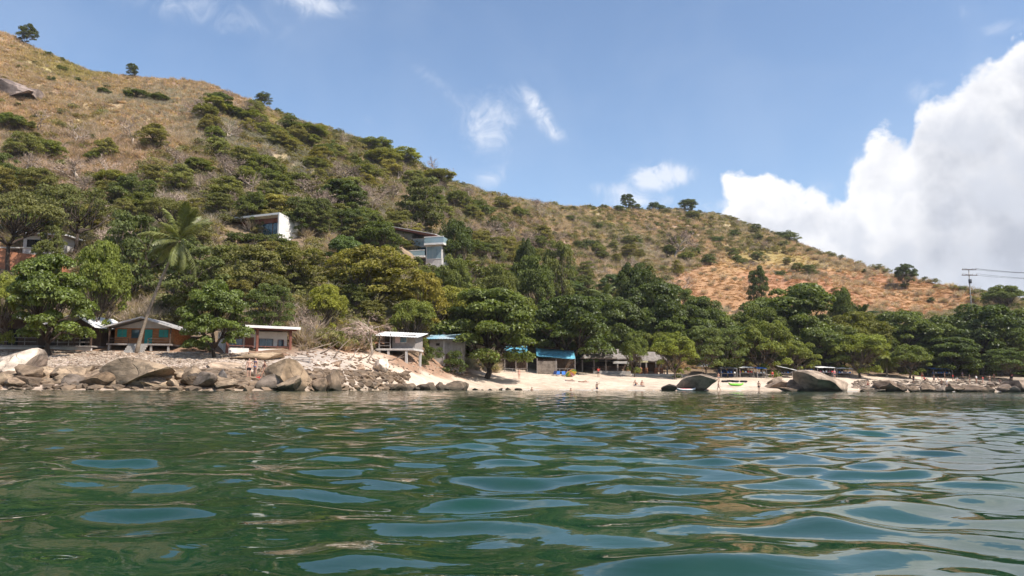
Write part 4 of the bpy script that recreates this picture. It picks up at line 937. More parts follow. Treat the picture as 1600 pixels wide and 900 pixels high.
# -- grey stilt hut
def stilt_hut():
    b = at(622, 559, 101); u = 101 / F; o = thing('stilt_hut', 'small grey board hut on white stilts with pale tin roof above the sand', 'house', b, R(-9))
    fl = 14 * u; wl = 36 * u; x0, x1 = -28 * u, 27 * u
    MB().box(x0 + 18 * u, x1, 0, 3.6, fl, wl).build('wall', GREY_WOOD, o); MB().box(x0, x0 + 18 * u, 1.4, 3.6, fl, wl).build('veranda_wall', DARK_WOOD, o)
    MB().box(x0 - .3, x1 + .1, -1., 3.7, fl - .25, fl - .004).build('floor_deck', OFFW, o)
    MB().sheet(x0 - .8, x1 + .6, -1.2, 4.1, lambda x, y: 44 * u + (y - 4) * .16 - (x - x0) * .05, 34, .06).build('roof', WTIN, o)
    posts(o, [(x0 + .1, -.8), (x0 + 1.3, -.8), (x1 - .9, -.8), (x0 + .1, 3.2), (x1 - .2, 3.2)], -2.2, fl - .25, .14, OFFW, 'stilt')
    posts(o, [(x0 + .05, -.85), (x0 + 18 * u, -.85)], fl, wl + .1, .06, GREY_WOOD)
    win(o, x0 + 23 * u, x0 + 42 * u, fl + 9 * u, fl + 19 * u, 0, GLASS, OFFW, mull=2); MB().box(x0 + 23 * u, x0 + 31 * u, -.1, -.066, fl + 9 * u, fl + 19 * u).build('curtain', PINK_CLOTH, o)
    railing(o, x0, x0 + 18 * u, -.9, fl, GREY_WOOD, .8)
stilt_hut()
# -- grey shack with blue and white roof
def shack():
    b = at(694, 577, 117); u = 117 / F; o = thing('grey_shack', 'grey concrete shack with blue and white roof beside the huge almond tree', 'house', b, R(-6))
    x0, x1 = -24 * u, 26 * u; wl = 46 * u
    MB().box(x0, x1, 0, 4, -2, wl).build('wall', CONC, o)
    MB().sheet(x0 - .5, x1 + .6, -.8, 4.4, lambda x, y: 57 * u + (y - 4) * .2, 30, .06).build('roof', BLUETIN, o)
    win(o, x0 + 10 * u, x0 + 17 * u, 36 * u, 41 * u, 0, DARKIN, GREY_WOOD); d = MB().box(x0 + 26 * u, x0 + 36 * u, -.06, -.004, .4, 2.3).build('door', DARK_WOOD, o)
    MB().box(x0 + 34 * u, x0 + 35 * u, -.1, -.06, 1.2, 1.3).build('handle', TIN, d); MB().box(x0 + 22 * u, x0 + 24 * u, -.05, -.003, 0, wl - .1).build('pilaster', OFFW, o)
shack()
# -- blue tarpaulin shelters
def tarp(px0, px1, py_hi, py_lo, py_base, Y, label, skew=0.):
    b = at((px0 + px1) / 2, py_base, Y); u = Y / F; o = thing('tarpaulin_shelter', label, 'shelter', b); w = (px1 - px0) * u / 2; zh = (py_base - py_hi) * u; zl = (py_base - py_lo) * u
    n = 9; V = []; rng = random.Random(px0)
    for j in range(5):
        for i in range(n):
            s = i / (n - 1); tt = j / 4; z = zl + (zh - zl) * tt + skew * (s - .5) - .18 * math.sin(math.pi * s * 2) * math.sin(math.pi * tt) + rng.uniform(-.05, .05) - .12 * abs(math.sin(s * math.pi * 3)) * (1 - tt)
            V.append((-w + 2 * w * s, -1.8 + 4.5 * tt, z))
    m = MB(); m.add(V, [(j * n + i, j * n + i + 1, (j + 1) * n + i + 1, (j + 1) * n + i) for j in range(4) for i in range(n - 1)])
    me = m.build('tarpaulin', BLUE_TARP, o, True); sm = me.modifiers.new('thickness', 'SOLIDIFY'); sm.thickness = .03
    posts(o, [(-w + .1, -1.7), (0, -1.7), (w - .1, -1.7), (-w + .1, 2.5), (w - .1, 2.5)], -.5, zl - .15, .06, GREY_WOOD)
    MB().box(-w, w, 2.3, 2.4, -.5, zl - .1).build('dark_backing', DARK_WOOD, o); railing(o, -w + .1, w - .1, -1.6, 0, GREY_WOOD, 1.0)  # dark back panel added as the shade under the tarpaulin
    return o, w
tarp(788, 824, 537, 553, 585, 137, 'blue tarpaulin shelter on poles, left one of the two', -.3)
o, w = tarp(838, 898, 545, 559, 585, 138, 'long blue tarpaulin shelter with beige cloth wall, right one of the two', -.5)
MB().box(-w + .1, -w + 3.6, -1.75, -1.68, .1, 2.3).build('cloth_wall', pmat('beige_cloth', (.22, .18, .145), .9, .35, 1.5, .4), o)
# -- beach restaurant
def restaurant():
    b = at(975, 588, 147); u = 147 / F; o = thing('beach_restaurant', 'long open beach restaurant with weathered grey roofs behind a low concrete wall', 'restaurant', b)
    def roof(x0, x1, ze, zr, y0, y1, name='roof'):
        m = MB(); n = 14; ym = (y0 + y1) / 2; V = []
        for s in range(n + 1):
            x = x0 + (x1 - x0) * s / n; j = .05 * math.sin(s * 2.3)
            xr = min(max(x, x0 + 1.2), x1 - 1.2); V += [(x, y0, ze + j), (xr, ym, zr + j * .7), (x, y1, ze + j), (x, y0, ze + j - .18), (x, y1, ze + j - .18)]
        Fc = []
        for s in range(n):
            a = 5 * s; c = a + 5; Fc += [(a, c, c + 1, a + 1), (a + 1, c + 1, c + 2, a + 2), (a + 3, c + 3, c, a), (a + 2, c + 2, c + 4, a + 4), (a + 4, c + 4, c + 3, a + 3)]
        Fc += [(0, 1, 2, 4, 3), (5 * n + 3, 5 * n + 4, 5 * n + 2, 5 * n + 1, 5 * n)]
        return m.add(V, Fc).build(name, SHING, o)
    roof(-67 * u, 12 * u, 27 * u, 43 * u, -2.5, 6); roof(14 * u, 66 * u, 24 * u, 39 * u, -2.2, 6); roof(-70 * u, -15 * u, 27.5 * u, 34 * u, -4.0, -1.6, 'awning')
    MB().box(-67 * u, 66 * u, 5.2, 5.5, -.5, 24 * u).build('dark_backing', DARK_WOOD, o)
    MB().box(-52 * u, 5 * u, -4.4, -4.1, -1.5, 7.5 * u).build('sea_wall', CONC, o); MB().box(5.2 * u, 84 * u, -3.9, -3.6, -1.5, 3.5 * u).build('sea_wall', OFFW, o)
    MB().box(-67 * u, 66 * u, -3.55, 5.1, -.6, .3).build('floor', CONC, o)
    xs = [-66, -48, -30, -12, 4, 23, 32, 47, 55, 64]
    posts(o, [(x * u, -2.0) for x in xs], .3, 24.5 * u, .13, GREY_WOOD)
    for x in (4, 23, 32, 47, 55): MB().tube([(x * u, -2.0, .3), (x * u, -2.0, .7), (x * u, -2.0, 1.5), (x * u, -2., 1.6)], [.34, .36, .3, .22], 10).build('pillar_base', TERRA, o)
    railing(o, -52 * u, 5 * u, -4.2, 7.5 * u, DARK_WOOD, .8); railing(o, 6 * u, 84 * u, -3.75, 3.5 * u, DARK_WOOD, .8)
    MB().box(-20 * u, 6 * u, -2.7, -2.6, 19 * u, 22.5 * u).build('hanging_banner', OFFW, o); MB().box(18 * u, 34 * u, -2.5, -2.4, 21 * u, 23.5 * u).build('name_board', pmat('cream_board', (.6, .55, .33)), o)
    MB().slab([(-67 * u, -4.0, 41 * u * .0 + 27.9 * u), (-60 * u, -4.0, 27.9 * u), (-60 * u, -3.4, 29.6 * u), (-67 * u, -3.4, 29.6 * u)], .02).build('roof_patch', WTIN, o)
    for k, x in enumerate((-40, -22, -5, 28, 42, 58)):
        t = thing('dining_table', 'wooden dining table inside the restaurant, %s from its left end' % ORD[k], 'table', b + Vector((x * u, .6, .3)), 0, 'tables in the beach restaurant')
        MB().box(-.8, .8, -.45, .45, .70, .76).build('table_top', DARK_WOOD, t)
        posts(t, [(-.7, -.35), (.7, -.35), (-.7, .35), (.7, .35)], 0, .70, .04, DARK_WOOD, 'leg')
restaurant()
# -- white villa on the slope
def villa_white():
    b = at(420, 372, 145); u = 145 / F; o = thing('white_villa', 'white flat roofed villa with blue glazing and sloping side wall, upper left of the woods', 'villa', b, R(-24))
    x0, x1 = -15, 3.1; D = 8.5; hz = 38 * u
    # side walls slope down to the back
    for xa, xb in ((x1 - .3, x1), (x0, x0 + .3)):
        MB().hexa([(xa, -.9, -3), (xb, -.9, -3), (xb, D, -3), (xa, D, -3), (xa, -.9, hz), (xb, -.9, hz), (xb, D, hz - 1.5), (xa, D, hz - 1.5)]).build('side_wall', WHITE, o)
    MB().slab([(x0 + .3, -.9, hz), (x1 - .3, -.9, hz), (x1 - .3, D, hz - 1.5), (x0 + .3, D, hz - 1.5)], .38).build('roof', WHITE, o)
    MB().box(x0 + .3, x1 - .3, .7, D - .1, -.3, hz - 1.8).build('wall', OFFW, o); MB().box(x0 + .3, x1 - .3, -.85, D - .1, -3, -.31).build('foundation', OFFW, o)
    MB().box(x0 + .3, x1 - .3, .5, .69, hz - 1.5, hz - .6).build('soffit_band', RED_WOOD, o)
    for k in range(2): win(o, -2.2 + k * 2.5, .2 + k * 2.5, .3, hz - 1.5, .69, GLASS, DARK_WOOD, mull=3)
    win(o, -8.4, -6.6, .4, 2.2, .69, GLASS, WHITE, mull=2); MB().box(-9.1, -8.7, .5, .68, -.3, hz - 2).build('timber_post', RED_WOOD, o)
    MB().box(x0 + .4, x1 - .4, -.8, -.72, -.3, .35).build('balcony_rail', PALEGLASS, o)
villa_white()
# -- glass-fronted villa
def villa_glass():
    b = at(664, 408, 172); u = 172 / F; o = thing('glass_villa', 'two storey modern villa with glass front and terrace in the middle of the woods', 'villa', b, R(-16))
    MB().box(.1, 3.9, .3, 7, -4, 25 * u).build('core_wall', OFFW, o)
    win(o, .2, 3.85, 3 * u, 24 * u, .3, PALEGLASS, WHITE, 'glass_front', .1, 5)
    MB().box(-.1, 4.6, -.6, 7.2, 25 * u, 28 * u).build('terrace_slab', WHITE, o)
    MB().box(.0, 4.55, -.58, -.50, 28 * u, 37 * u).build('glass_rail', PALEGLASS, o); MB().box(4.47, 4.55, -.49, 7, 28 * u, 37 * u).build('glass_rail', PALEGLASS, o)
    MB().box(-.1, 4.6, -.62, -.46, 37 * u, 38.3 * u).build('hand_rail', WHITE, o)
    MB().box(-4.6, .08, 1.6, 7, -4, 24 * u).build('lower_wall', GLASS, o); MB().box(-5.2, .05, -.4, 7, 6 * u, 9 * u).build('lower_slab', WHITE, o)
    MB().box(-5.1, .0, -.38, -.30, 9 * u, 17 * u).build('glass_rail', PALEGLASS, o); MB().box(-5.2, .05, -.42, -.26, 17 * u, 18 * u).build('hand_rail', WHITE, o)
    MB().box(-4.2, 2.6, 1.8, 7, 25 * u, 40 * u).build('upper_wall', OFFW, o); win(o, -3.4, .6, 27 * u, 39 * u, 1.8, PALEGLASS, OFFW, 'upper_window', .1, 5)
    MB().slab([(-9.4, .2, 60 * u), (2.4, -.4, 41 * u), (2.8, 8, 43 * u), (-9.4, 8, 62 * u)], .35).build('roof', RED_WOOD, o)
    MB().slab([(-9.5, .1, 61.4 * u), (2.5, -.5, 42.4 * u), (2.9, 8.1, 44.4 * u), (-9.5, 8.1, 63.4 * u)], .15).build('roof_edge', OFFW, o)
    posts(o, [(-8.6, .8), (-8.6, 7)], -3, 58 * u, .12, OFFW); MB().hexa([(-8.4, 2.5, 20 * u), (-4.3, 2.5, 20 * u), (-4.3, 7, 20 * u), (-8.4, 7, 20 * u), (-8.4, 2.5, 56 * u), (-4.3, 2.5, 49 * u), (-4.3, 7, 49 * u), (-8.4, 7, 56 * u)]).build('stair_wall', OFFW, o)
villa_glass()
# -- pale house and terracotta bank at the left edge
def bank_house():
    b = at(58, 392, 122); u = 122 / F; o = thing('pale_house', 'pale house with dark window above the terracotta bank at the left edge', 'house', b, R(6))
    MB().box(-2.2, 4.0, 0, 5, -3, 2.5).build('wall', OFFW, o); MB().slab([(-3, -1, 2.9), (4.8, -1, 2.6), (4.8, 6, 2.9), (-3, 6, 3.2)], .2).build('roof', WTIN, o)
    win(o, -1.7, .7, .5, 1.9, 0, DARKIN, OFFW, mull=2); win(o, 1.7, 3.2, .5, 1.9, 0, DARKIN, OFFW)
    o = thing('terracotta_bank', 'terracotta coloured retaining bank below the pale house', 'wall', at(30, 412, 116), R(3)); m = MB()
    m.hexa([(-8, -1.5, -4), (5.5, -1.5, -4), (5.5, 3, -4), (-8, 3, -4), (-8, 0, 2.4), (5.5, .6, 1.2), (5.5, 3, 1.2), (-8, 3, 2.4)]); m.build('bank_face', TERRA, o)
    MB().box(-8.2, 5.7, .2, .6, 2.42, 2.6).build('coping', OFFW, o)
bank_house()
# -- utility poles and wires
def utility_pole(p, h, label, wires=True):
    o = thing('utility_pole', label, 'utility pole', p); MB().tube([(0, 0, -1), (0, 0, h * .5), (0, 0, h)], [.24, .2, .15], 10).build('shaft', CONC, o, True)
    for z, w in ((h - .15, 2.3), (h - 1.9, 2.5)):
        a = MB().box(-w, w, -.31, -.17, z - .12, z + .12).build('crossarm', DARK_WOOD, o)
        for x in (-w + .2, -w * .4, w * .4, w - .2): MB().tube([(x, -.24, z + .12), (x, -.24, z + .3), (x, -.24, z + .48)], [.05, .1, .05], 6).build('insulator', CONC, a)
    MB().tube([(-.15, -.6, h - 4.6), (-.15, -.6, h - 4.5), (-.15, -.6, h - 3.3), (-.15, -.6, h - 3.2)], [.3, .5, .5, .3], 10).build('transformer', pmat('grey_steel', (.10, .10, .11), .5), o, True)
    return o
g1 = ground(1517, 245, 470); hp = at(1517, 421, 245).z - g1.z; utility_pole(g1, hp, 'tall utility pole with two crossarms on the right skyline')
g2 = at(1720, 500, 236); g2.z = Hs(g2.x, g2.y); h2 = at(1720, 424, 236).z - g2.z
WIRE = pmat('wire', (.03, .03, .03), .6, 0, bump=0)
for k, (x, dz) in enumerate(((-2.1, .3), (.9, .3), (2.1, .3), (-2.3, -1.45), (2.3, -1.45))):
    a = g1 + Vector((x, -.24, hp + dz)); c = g2 + Vector((x, -.24, h2 + dz)); P = []
    for s in range(13): s /= 12; P.append(a.lerp(c, s) - Vector((0, 0, 1.2 * math.sin(math.pi * s))))
    w = MB().tube(P, .035, 4).build('power_line', WIRE); tag(w, '%s power line running right from the utility pole' % ['rear upper', 'middle upper', 'front upper', 'left lower', 'right lower'][k], 'cable', 'power lines on the right')
p3 = ground(1383, 205, 490); o = thing('thin_pole', 'thin bare pole in the orange field', 'pole', p3); MB().tube([(0, 0, -.5), (0.05, 0, 2.5), (0, 0, 5)], [.08, .07, .05], 6).build('shaft', GREY_WOOD, o)
# ------------------------------------------------------------------ boulders
ROCK = pmat('boulder_rock', (.165, .135, .108), .92, .5, 1.3, 1.0, .12, objcol=True, bscale=3.2)
def weather_rock(m):
    t = NT(m.node_tree); nt = m.node_tree; b = nt.nodes['Principled BSDF']; src = b.inputs['Base Color'].links[0].from_socket
    g = t.n('ShaderNodeNewGeometry'); sx = t.n('ShaderNodeSeparateXYZ'); t.put(sx.inputs[0], g.outputs['Position']); pos = g.outputs['Position']
    wob = t.noise(pos, 1.1, 4, .6)
    wet = t.mr(t.m('ADD', sx.outputs[2], t.m('MULTIPLY', t.m('SUBTRACT', wob, .5), .7)), .22, .62, 1., 0.)
    c = t.mix(t.m('MULTIPLY', wet, .8), src, (.045, .040, .028, 1))                       # algae-dark tide band
    st = t.noise(t.v('MULTIPLY', pos, (1., 1., .35)), .9, 5, .7); c = t.mix(t.m('MULTIPLY', t.mr(st, .52, .68), .5), c, (.07, .058, .047, 1))   # lichen and run-off stains
    vo = t.n('ShaderNodeTexVoronoi', feature='DISTANCE_TO_EDGE'); vo.inputs['Scale'].default_value = .55
    t.put(vo.inputs['Vector'], t.v('ADD', pos, t.v('SCALE', t.n('ShaderNodeTexNoise').outputs['Color'], scale=.5)))
    crack = t.m('MULTIPLY', t.mr(vo.outputs['Distance'], .0, .025, 1., 0.), t.mr(wob, .5, .6)); c = t.mix(t.m('MULTIPLY', crack, .45), c, (.03, .026, .022, 1))
    t.put(b.inputs['Base Color'], c)
    bn = [n for n in nt.nodes if n.type == 'BUMP'][0]; h0 = bn.inputs['Height'].links[0].from_socket
    t.put(bn.inputs['Height'], t.m('SUBTRACT', h0, t.m('MULTIPLY', crack, .5)))
weather_rock(ROCK)
def boulder_mesh(seed, cuts=15, lo=.34, hi=.8, sub=3):
    rng = np.random.RandomState(seed); bm = bmesh.new(); bmesh.ops.create_icosphere(bm, subdivisions=sub, radius=1.)
    V = np.array([v.co[:] for v in bm.verts])
    for k in range(cuts):
        n = unit(rng, 1)[0]; d = rng.uniform(lo, hi); over = V @ n - d; V = V - np.where(over > 0, over, 0)[:, None] * n[None] * .95
    V = V * (1 + .16 * (fbm(V[:, 0] * 3 + seed, V[:, 1] * 3 + V[:, 2] * 2.3, 1., 3) - .5)[:, None])
    V = (V - (V.max(0) + V.min(0)) / 2) / ((V.max(0) - V.min(0)) / 2)
    for v, c in zip(bm.verts, V): v.co = c
    for f in bm.faces: f.smooth = True
    me = bpy.data.meshes.new('boulder'); bm.to_mesh(me); bm.free(); me.materials.append(ROCK)
    if hasattr(me, 'set_sharp_from_angle'): me.set_sharp_from_angle(angle=R(24))
    return me
BOULD = [boulder_mesh(k) for k in range(10)]; SLAB = [boulder_mesh(50 + k, 7, .35, .7) for k in range(4)]
def boulder(px, py_top, py_bot, wpx, Y, col=(1, 1, 1), label=None, mesh=None, rz=None, tilt=(0, 0), group=None, dr=.85):
    rng = random.Random(int(px * 31 + py_top * 7)); a = at(px, py_bot, Y); h = (py_bot - py_top) / F * Y; w = wpx / F * Y; p = at(px, py_bot, Y)
    gz = Hs(p.x, p.y); zb = min(p.z, gz) - .15 * h; zt = p.z + h
    o = link('boulder', mesh or BOULD[rng.randrange(len(BOULD))], None, (p.x, p.y, (zb + zt) / 2), (tilt[0], tilt[1], rng.uniform(0, 6.28) if rz is None else rz), (w / 2, w / 2 * dr, (zt - zb) / 2))
    o.color = (col[0], col[1], col[2], 1); tag(o, label, 'boulder', group); return o
BRN, GRY, PAL, DRK, TAN = (1.25, 1.08, .92), (1.15, 1.08, 1.05), (3.3, 3.25, 3.2), (.5, .48, .48), (1.75, 1.55, 1.3)
for a in [(22, 543, 578, 82, 66, PAL, 'big smooth white boulder at the left edge of the shore', BOULD[2], .4), (100, 572, 596, 60, 64, TAN, 'tan boulder right below the big white one'),
          (216, 560, 598, 112, 63, TAN, 'long wedge shaped slab, largest rock of the left shore', SLAB[0], .15, (0, .05)), (450, 562, 603, 74, 65, (1.75, 1.5, 1.2), 'big square brown block beside the three bathers', SLAB[2], .5, (0, .2)),
          (516, 578, 602, 42, 67, (1.2, 1.05, .9), 'rounded boulder right of the big square block'), (305, 583, 601, 30, 63, DRK, 'dark boulder on the left shore below the compact almond tree'),
          (346, 577, 597, 20, 64, (.8, .85, .95), 'small upright grey rock left of the three bathers'), (500, 590, 603, 28, 66, BRN, 'flat brown rock at foot of the rounded boulder'),
          (400, 551, 566, 84, 80, (2.0, 1.75, 1.4), 'low tan rock ledge under the white bungalow', SLAB[1], .2), (370, 566, 588, 90, 74, (2.7, 2.4, 2.1), 'wide pale rock sheet below the white bungalow', SLAB[3], .1),
          (1092, 580, 612, 64, 124, (1.5, 1.4, 1.3), 'big grey wedge rock by the water right of the seated pair', SLAB[1], 2.2, (0, .25)), (1046, 600, 611, 26, 122, DRK, 'low dark rock left of the big grey wedge rock'),
          (1292, 581, 613, 104, 127, (2.0, 1.85, 1.7), 'long smooth whale backed rock at the waterline on the right', SLAB[3], .1, (0, .1)), (1246, 592, 613, 36, 128, (.9, .75, .65), 'brown rock at the left end of the whale backed rock'),
          (1218, 594, 607, 44, 131, (1.6, 1.4, 1.25), 'flat tan rock on sand left of the whale backed rock'), (1232, 605, 615, 36, 126, (1.2, 1.0, .85), 'low rock in the water left of the whale backed rock'),
          (1212, 588, 597, 28, 136, (1.5, 1.35, 1.2), 'small pale rock below the white tilted canopy'), (1392, 594, 612, 56, 138, (1.3, 1.1, .95), 'broad brown rock right of the whale backed rock'),
          (1505, 602, 615, 66, 146, (1.1, .95, .85), 'flat brown rock at waterline in front of the right crowd'), (1594, 594, 612, 42, 150, (1.5, 1.35, 1.25), 'pale rock cut by the right edge'), (1572, 600, 613, 34, 149, (1.1, 1., .95), 'grey rock left of the right edge rock')]:
    boulder(*a)
for a in [(16, 122, 150, 70, hit(16, 150), (1.5, 1.4, 1.5), 'grey bare rock face high on the left hill at the edge', SLAB[0], .3, (.5, .1)), (55, 138, 156, 44, hit(55, 156), (1.4, 1.3, 1.35), 'smaller grey rock beside the bare rock face at left', SLAB[2], 1.1, (.4, .1)),
          (330, 158, 172, 44, hit(330, 172), (1.5, 1.35, 1.3), 'grey rock outcrop on the dry slope below the skyline', SLAB[3], .6, (.4, 0))]:
    boulder(*a)['category'] = 'rock'
ITEMS = []; rr = random.Random(11)
def rock_row(n, px0, px1, py0, py1, Y0, Y1, w0, w1, look, where, cols, grp):
    L = []
    for k in range(n):
        px = px0 + (px1 - px0) * (k + rr.uniform(.1, .9)) / n; pb = rr.uniform(py0, py1); w = rr.uniform(w0, w1); Y = Y0 + (Y1 - Y0) * (px - px0) / (px1 - px0) + rr.uniform(-.8, .8)
        if 378 < px < 424 and w0 > 20: px += 48 if px > 402 else -45
        o = boulder(px, pb - w * rr.uniform(.26, .50), pb, w, Y, (lambda s, c: tuple(s * v for v in c))(rr.uniform(.75, 1.25), rr.choice(cols)), None, None, None, (rr.uniform(-.3, .3), rr.uniform(-.3, .3)), grp); L.append((px, o))
    L.sort(key=lambda a: a[0])
    for k, (px, o) in enumerate(L): o['label'] = '%s %s, %s from the left' % (look, where, ORD[k])
rock_row(20, -10, 440, 604, 608, 61.5, 64, 26, 58, 'brown boulder', 'in the front row of the left shore', [BRN, TAN, GRY, (1.4, 1.15, .9)], 'front row boulders on the left shore')
rock_row(16, -5, 330, 592, 598, 63.5, 65, 26, 56, 'brown boulder', 'in the second row of the left shore', [BRN, TAN, (1.5, 1.3, 1.1)], 'second row boulders on the left shore')
rock_row(12, 30, 300, 581, 587, 66, 67, 18, 34, 'tan boulder', 'in the back row of the left shore', [TAN, (1.9, 1.7, 1.4)], 'back row boulders on the left shore')
rock_row(16, 440, 625, 604, 608, 65, 88, 14, 28, 'low brown rock', 'at the waterline right of the square block', [BRN, GRY, (.8, .7, .6)], 'waterline rocks in the middle')
rock_row(9, 620, 730, 607, 610, 88, 103, 14, 30, 'dark rock', 'on the sandy waterline before the huge almond tree', [(.75, .68, .62), (1., .9, .8)], 'dark rocks on the sandy waterline')
rock_row(6, 740, 815, 610, 611, 104, 112, 7, 13, 'tiny dark rock', 'at the waterline below the blue tarps', [(.7, .6, .55)], 'tiny rocks on the sandy waterline')
rock_row(12, 1350, 1600, 611, 614, 134, 148, 14, 28, 'brown rock', 'at the waterline under the right crowd', [BRN, GRY, (1.4, 1.2, 1.05)], 'waterline rocks on the right')
rock_row(8, 1400, 1600, 602, 607, 144, 156, 10, 20, 'grey rock', 'among the crowd on the right shore', [GRY, (.8, .75, .7), (1.5, 1.4, 1.3)], 'rocks among the crowd on the right')
rock_row(11, 480, 600, 570, 592, 78, 90, 10, 26, 'pale rock', 'on the bleached slope below the bare tree', [(2.2, 2.0, 1.8), PAL, (1.7, 1.4, 1.2)], 'pale rocks on the bleached slope')
# pebble bank behind the left boulders, and stones among them: uncountable
def stones(name, n, fpx, fY, smin, smax, label, pal, seed):
    rng = np.random.RandomState(seed); px = rng.uniform(*fpx, n); q = (px - 800) / F; u = rng.uniform(*fY, n); y = lk(T_sy, q) + u * (lk(T_by, q) - lk(T_sy, q)); x = q * y; z = H(x, y)
    s = rng.uniform(smin, smax, n) ** 1.0; s = np.stack([s * rng.uniform(.8, 1.5, n), s * rng.uniform(.8, 1.3, n), s * rng.uniform(.45, .8, n)], 1)
    pal = np.array(pal); tint = pal[rng.randint(0, len(pal), n)] * rng.uniform(.75, 1.2, (n, 1))
    scatter(name, np.stack([x, y, z], 1), rng.uniform(0, 6.28, n), s, tint, rng.randint(0, 3, n), STONES, label, 'stones')
STONE_M = leafmat('pebble_stone', (.33, .285, .24), .15, .9, 0., True, sp=.15); STONES = []
for k in range(3):
    me = boulder_mesh(80 + k, 8, .5, .85, 1); me.materials.clear(); me.materials.append(STONE_M); STONES.append(me)
stones('pebble_bank', 4800, (-60, 430), (.38, 1.02), .06, .19, 'pale pinkish stones heaped on the bank behind the left boulders', [(1, .9, .82), (1.15, 1.04, .95), (.8, .68, .58), (1.3, 1.2, 1.1)], 5)
stones('shore_stones', 1500, (-60, 640), (.0, .42), .15, .5, 'brown stones wedged between the left shore boulders', [(.55, .45, .36), (.7, .57, .45), (.45, .38, .32)], 6)
stones('bank_rubble', 420, (440, 730), (.45, 1.0), .05, .20, 'brown and pale rubble on the bank between bungalow and shack', [(.8, .55, .42), (1.0, .85, .72), (.55, .42, .34), (1.1, .98, .86)], 8)
stones('right_shore_stones', 700, (1330, 1660), (.0, .7), .15, .5, 'grey brown stones on the right end of the shore', [(.5, .43, .38), (.75, .66, .58), (.4, .36, .33)], 7)

# ------------------------------------------------------------------ driftwood and plank steps on the pale slope
DRIFT = pmat('driftwood', (.30, .23, .18), .95, .3, 4, .4, .1)
dr = random.Random(8)
for k, (px, py, Y, L, ang, el) in enumerate([(478, 538, 88, 3.2, .5, .3), (502, 548, 87, 2.6, -.4, .5), (520, 560, 86, 2.8, .2, .9), (545, 572, 88, 2.2, 1.0, .7), (560, 585, 90, 2.0, -.5, .4), (574, 578, 92, 1.8, .4, 1.0),
                                             (532, 566, 84, 3.0, 2.6, .15), (585, 590, 93, 1.6, 2.2, .6), (490, 556, 84, 2.4, 2.8, .2), (604, 584, 96, 2.4, -.3, .2), (700, 594, 114, 2.8, 0.05, .0)]):
    p = ground(px, Y, py); d = Vector((math.cos(ang) * math.cos(el), math.sin(ang) * math.cos(el), math.sin(el))); m = MB()
    o = thing('driftwood_branch', 'grey driftwood branch on the bleached slope, %s from the left' % ORD[k] if k < 10 else 'long pale log lying on the sand left of the huge almond tree', 'driftwood', p, 0, 'driftwood on the bleached slope')
    P = [d * L * s + Vector((dr.uniform(-.1, .1), dr.uniform(-.1, .1), dr.uniform(-.05, .1))) for s in (0, .3, .6, 1)]
    m.tube(P, [.09, .075, .06, .025], 6); m.build('stem', DRIFT, o, True); m = MB(); q = P[2]; m.tube([q, q + Vector((dr.uniform(-.6, .6), dr.uniform(-.4, .4), .3)), q + Vector((dr.uniform(-1, 1), dr.uniform(-.4, .4), .55))], [.04, .03, .012], 5); m.build('twig', DRIFT, o, True)
o = thing('plank_steps', 'grey plank steps leading down right of the white bungalow', 'steps', at(468, 568, 80)); me = MB().box(-.95, .95, -.14, .14, -.06, 0).mesh('tread', GREY_WOOD)
for k in range(5): link('tread', me, o, (.05 - k * -.12, -k * .35 + .6, .55 - k * .22 + .1), (0, 0, .06 * (-1) ** k))
for s in (-.8, .8): MB().slab([(s - .04, .75, .7), (s + .04, .75, .7), (s + .5, -1, -.35), (s + .42, -1, -.35)], .12).build('stringer', GREY_WOOD, o)

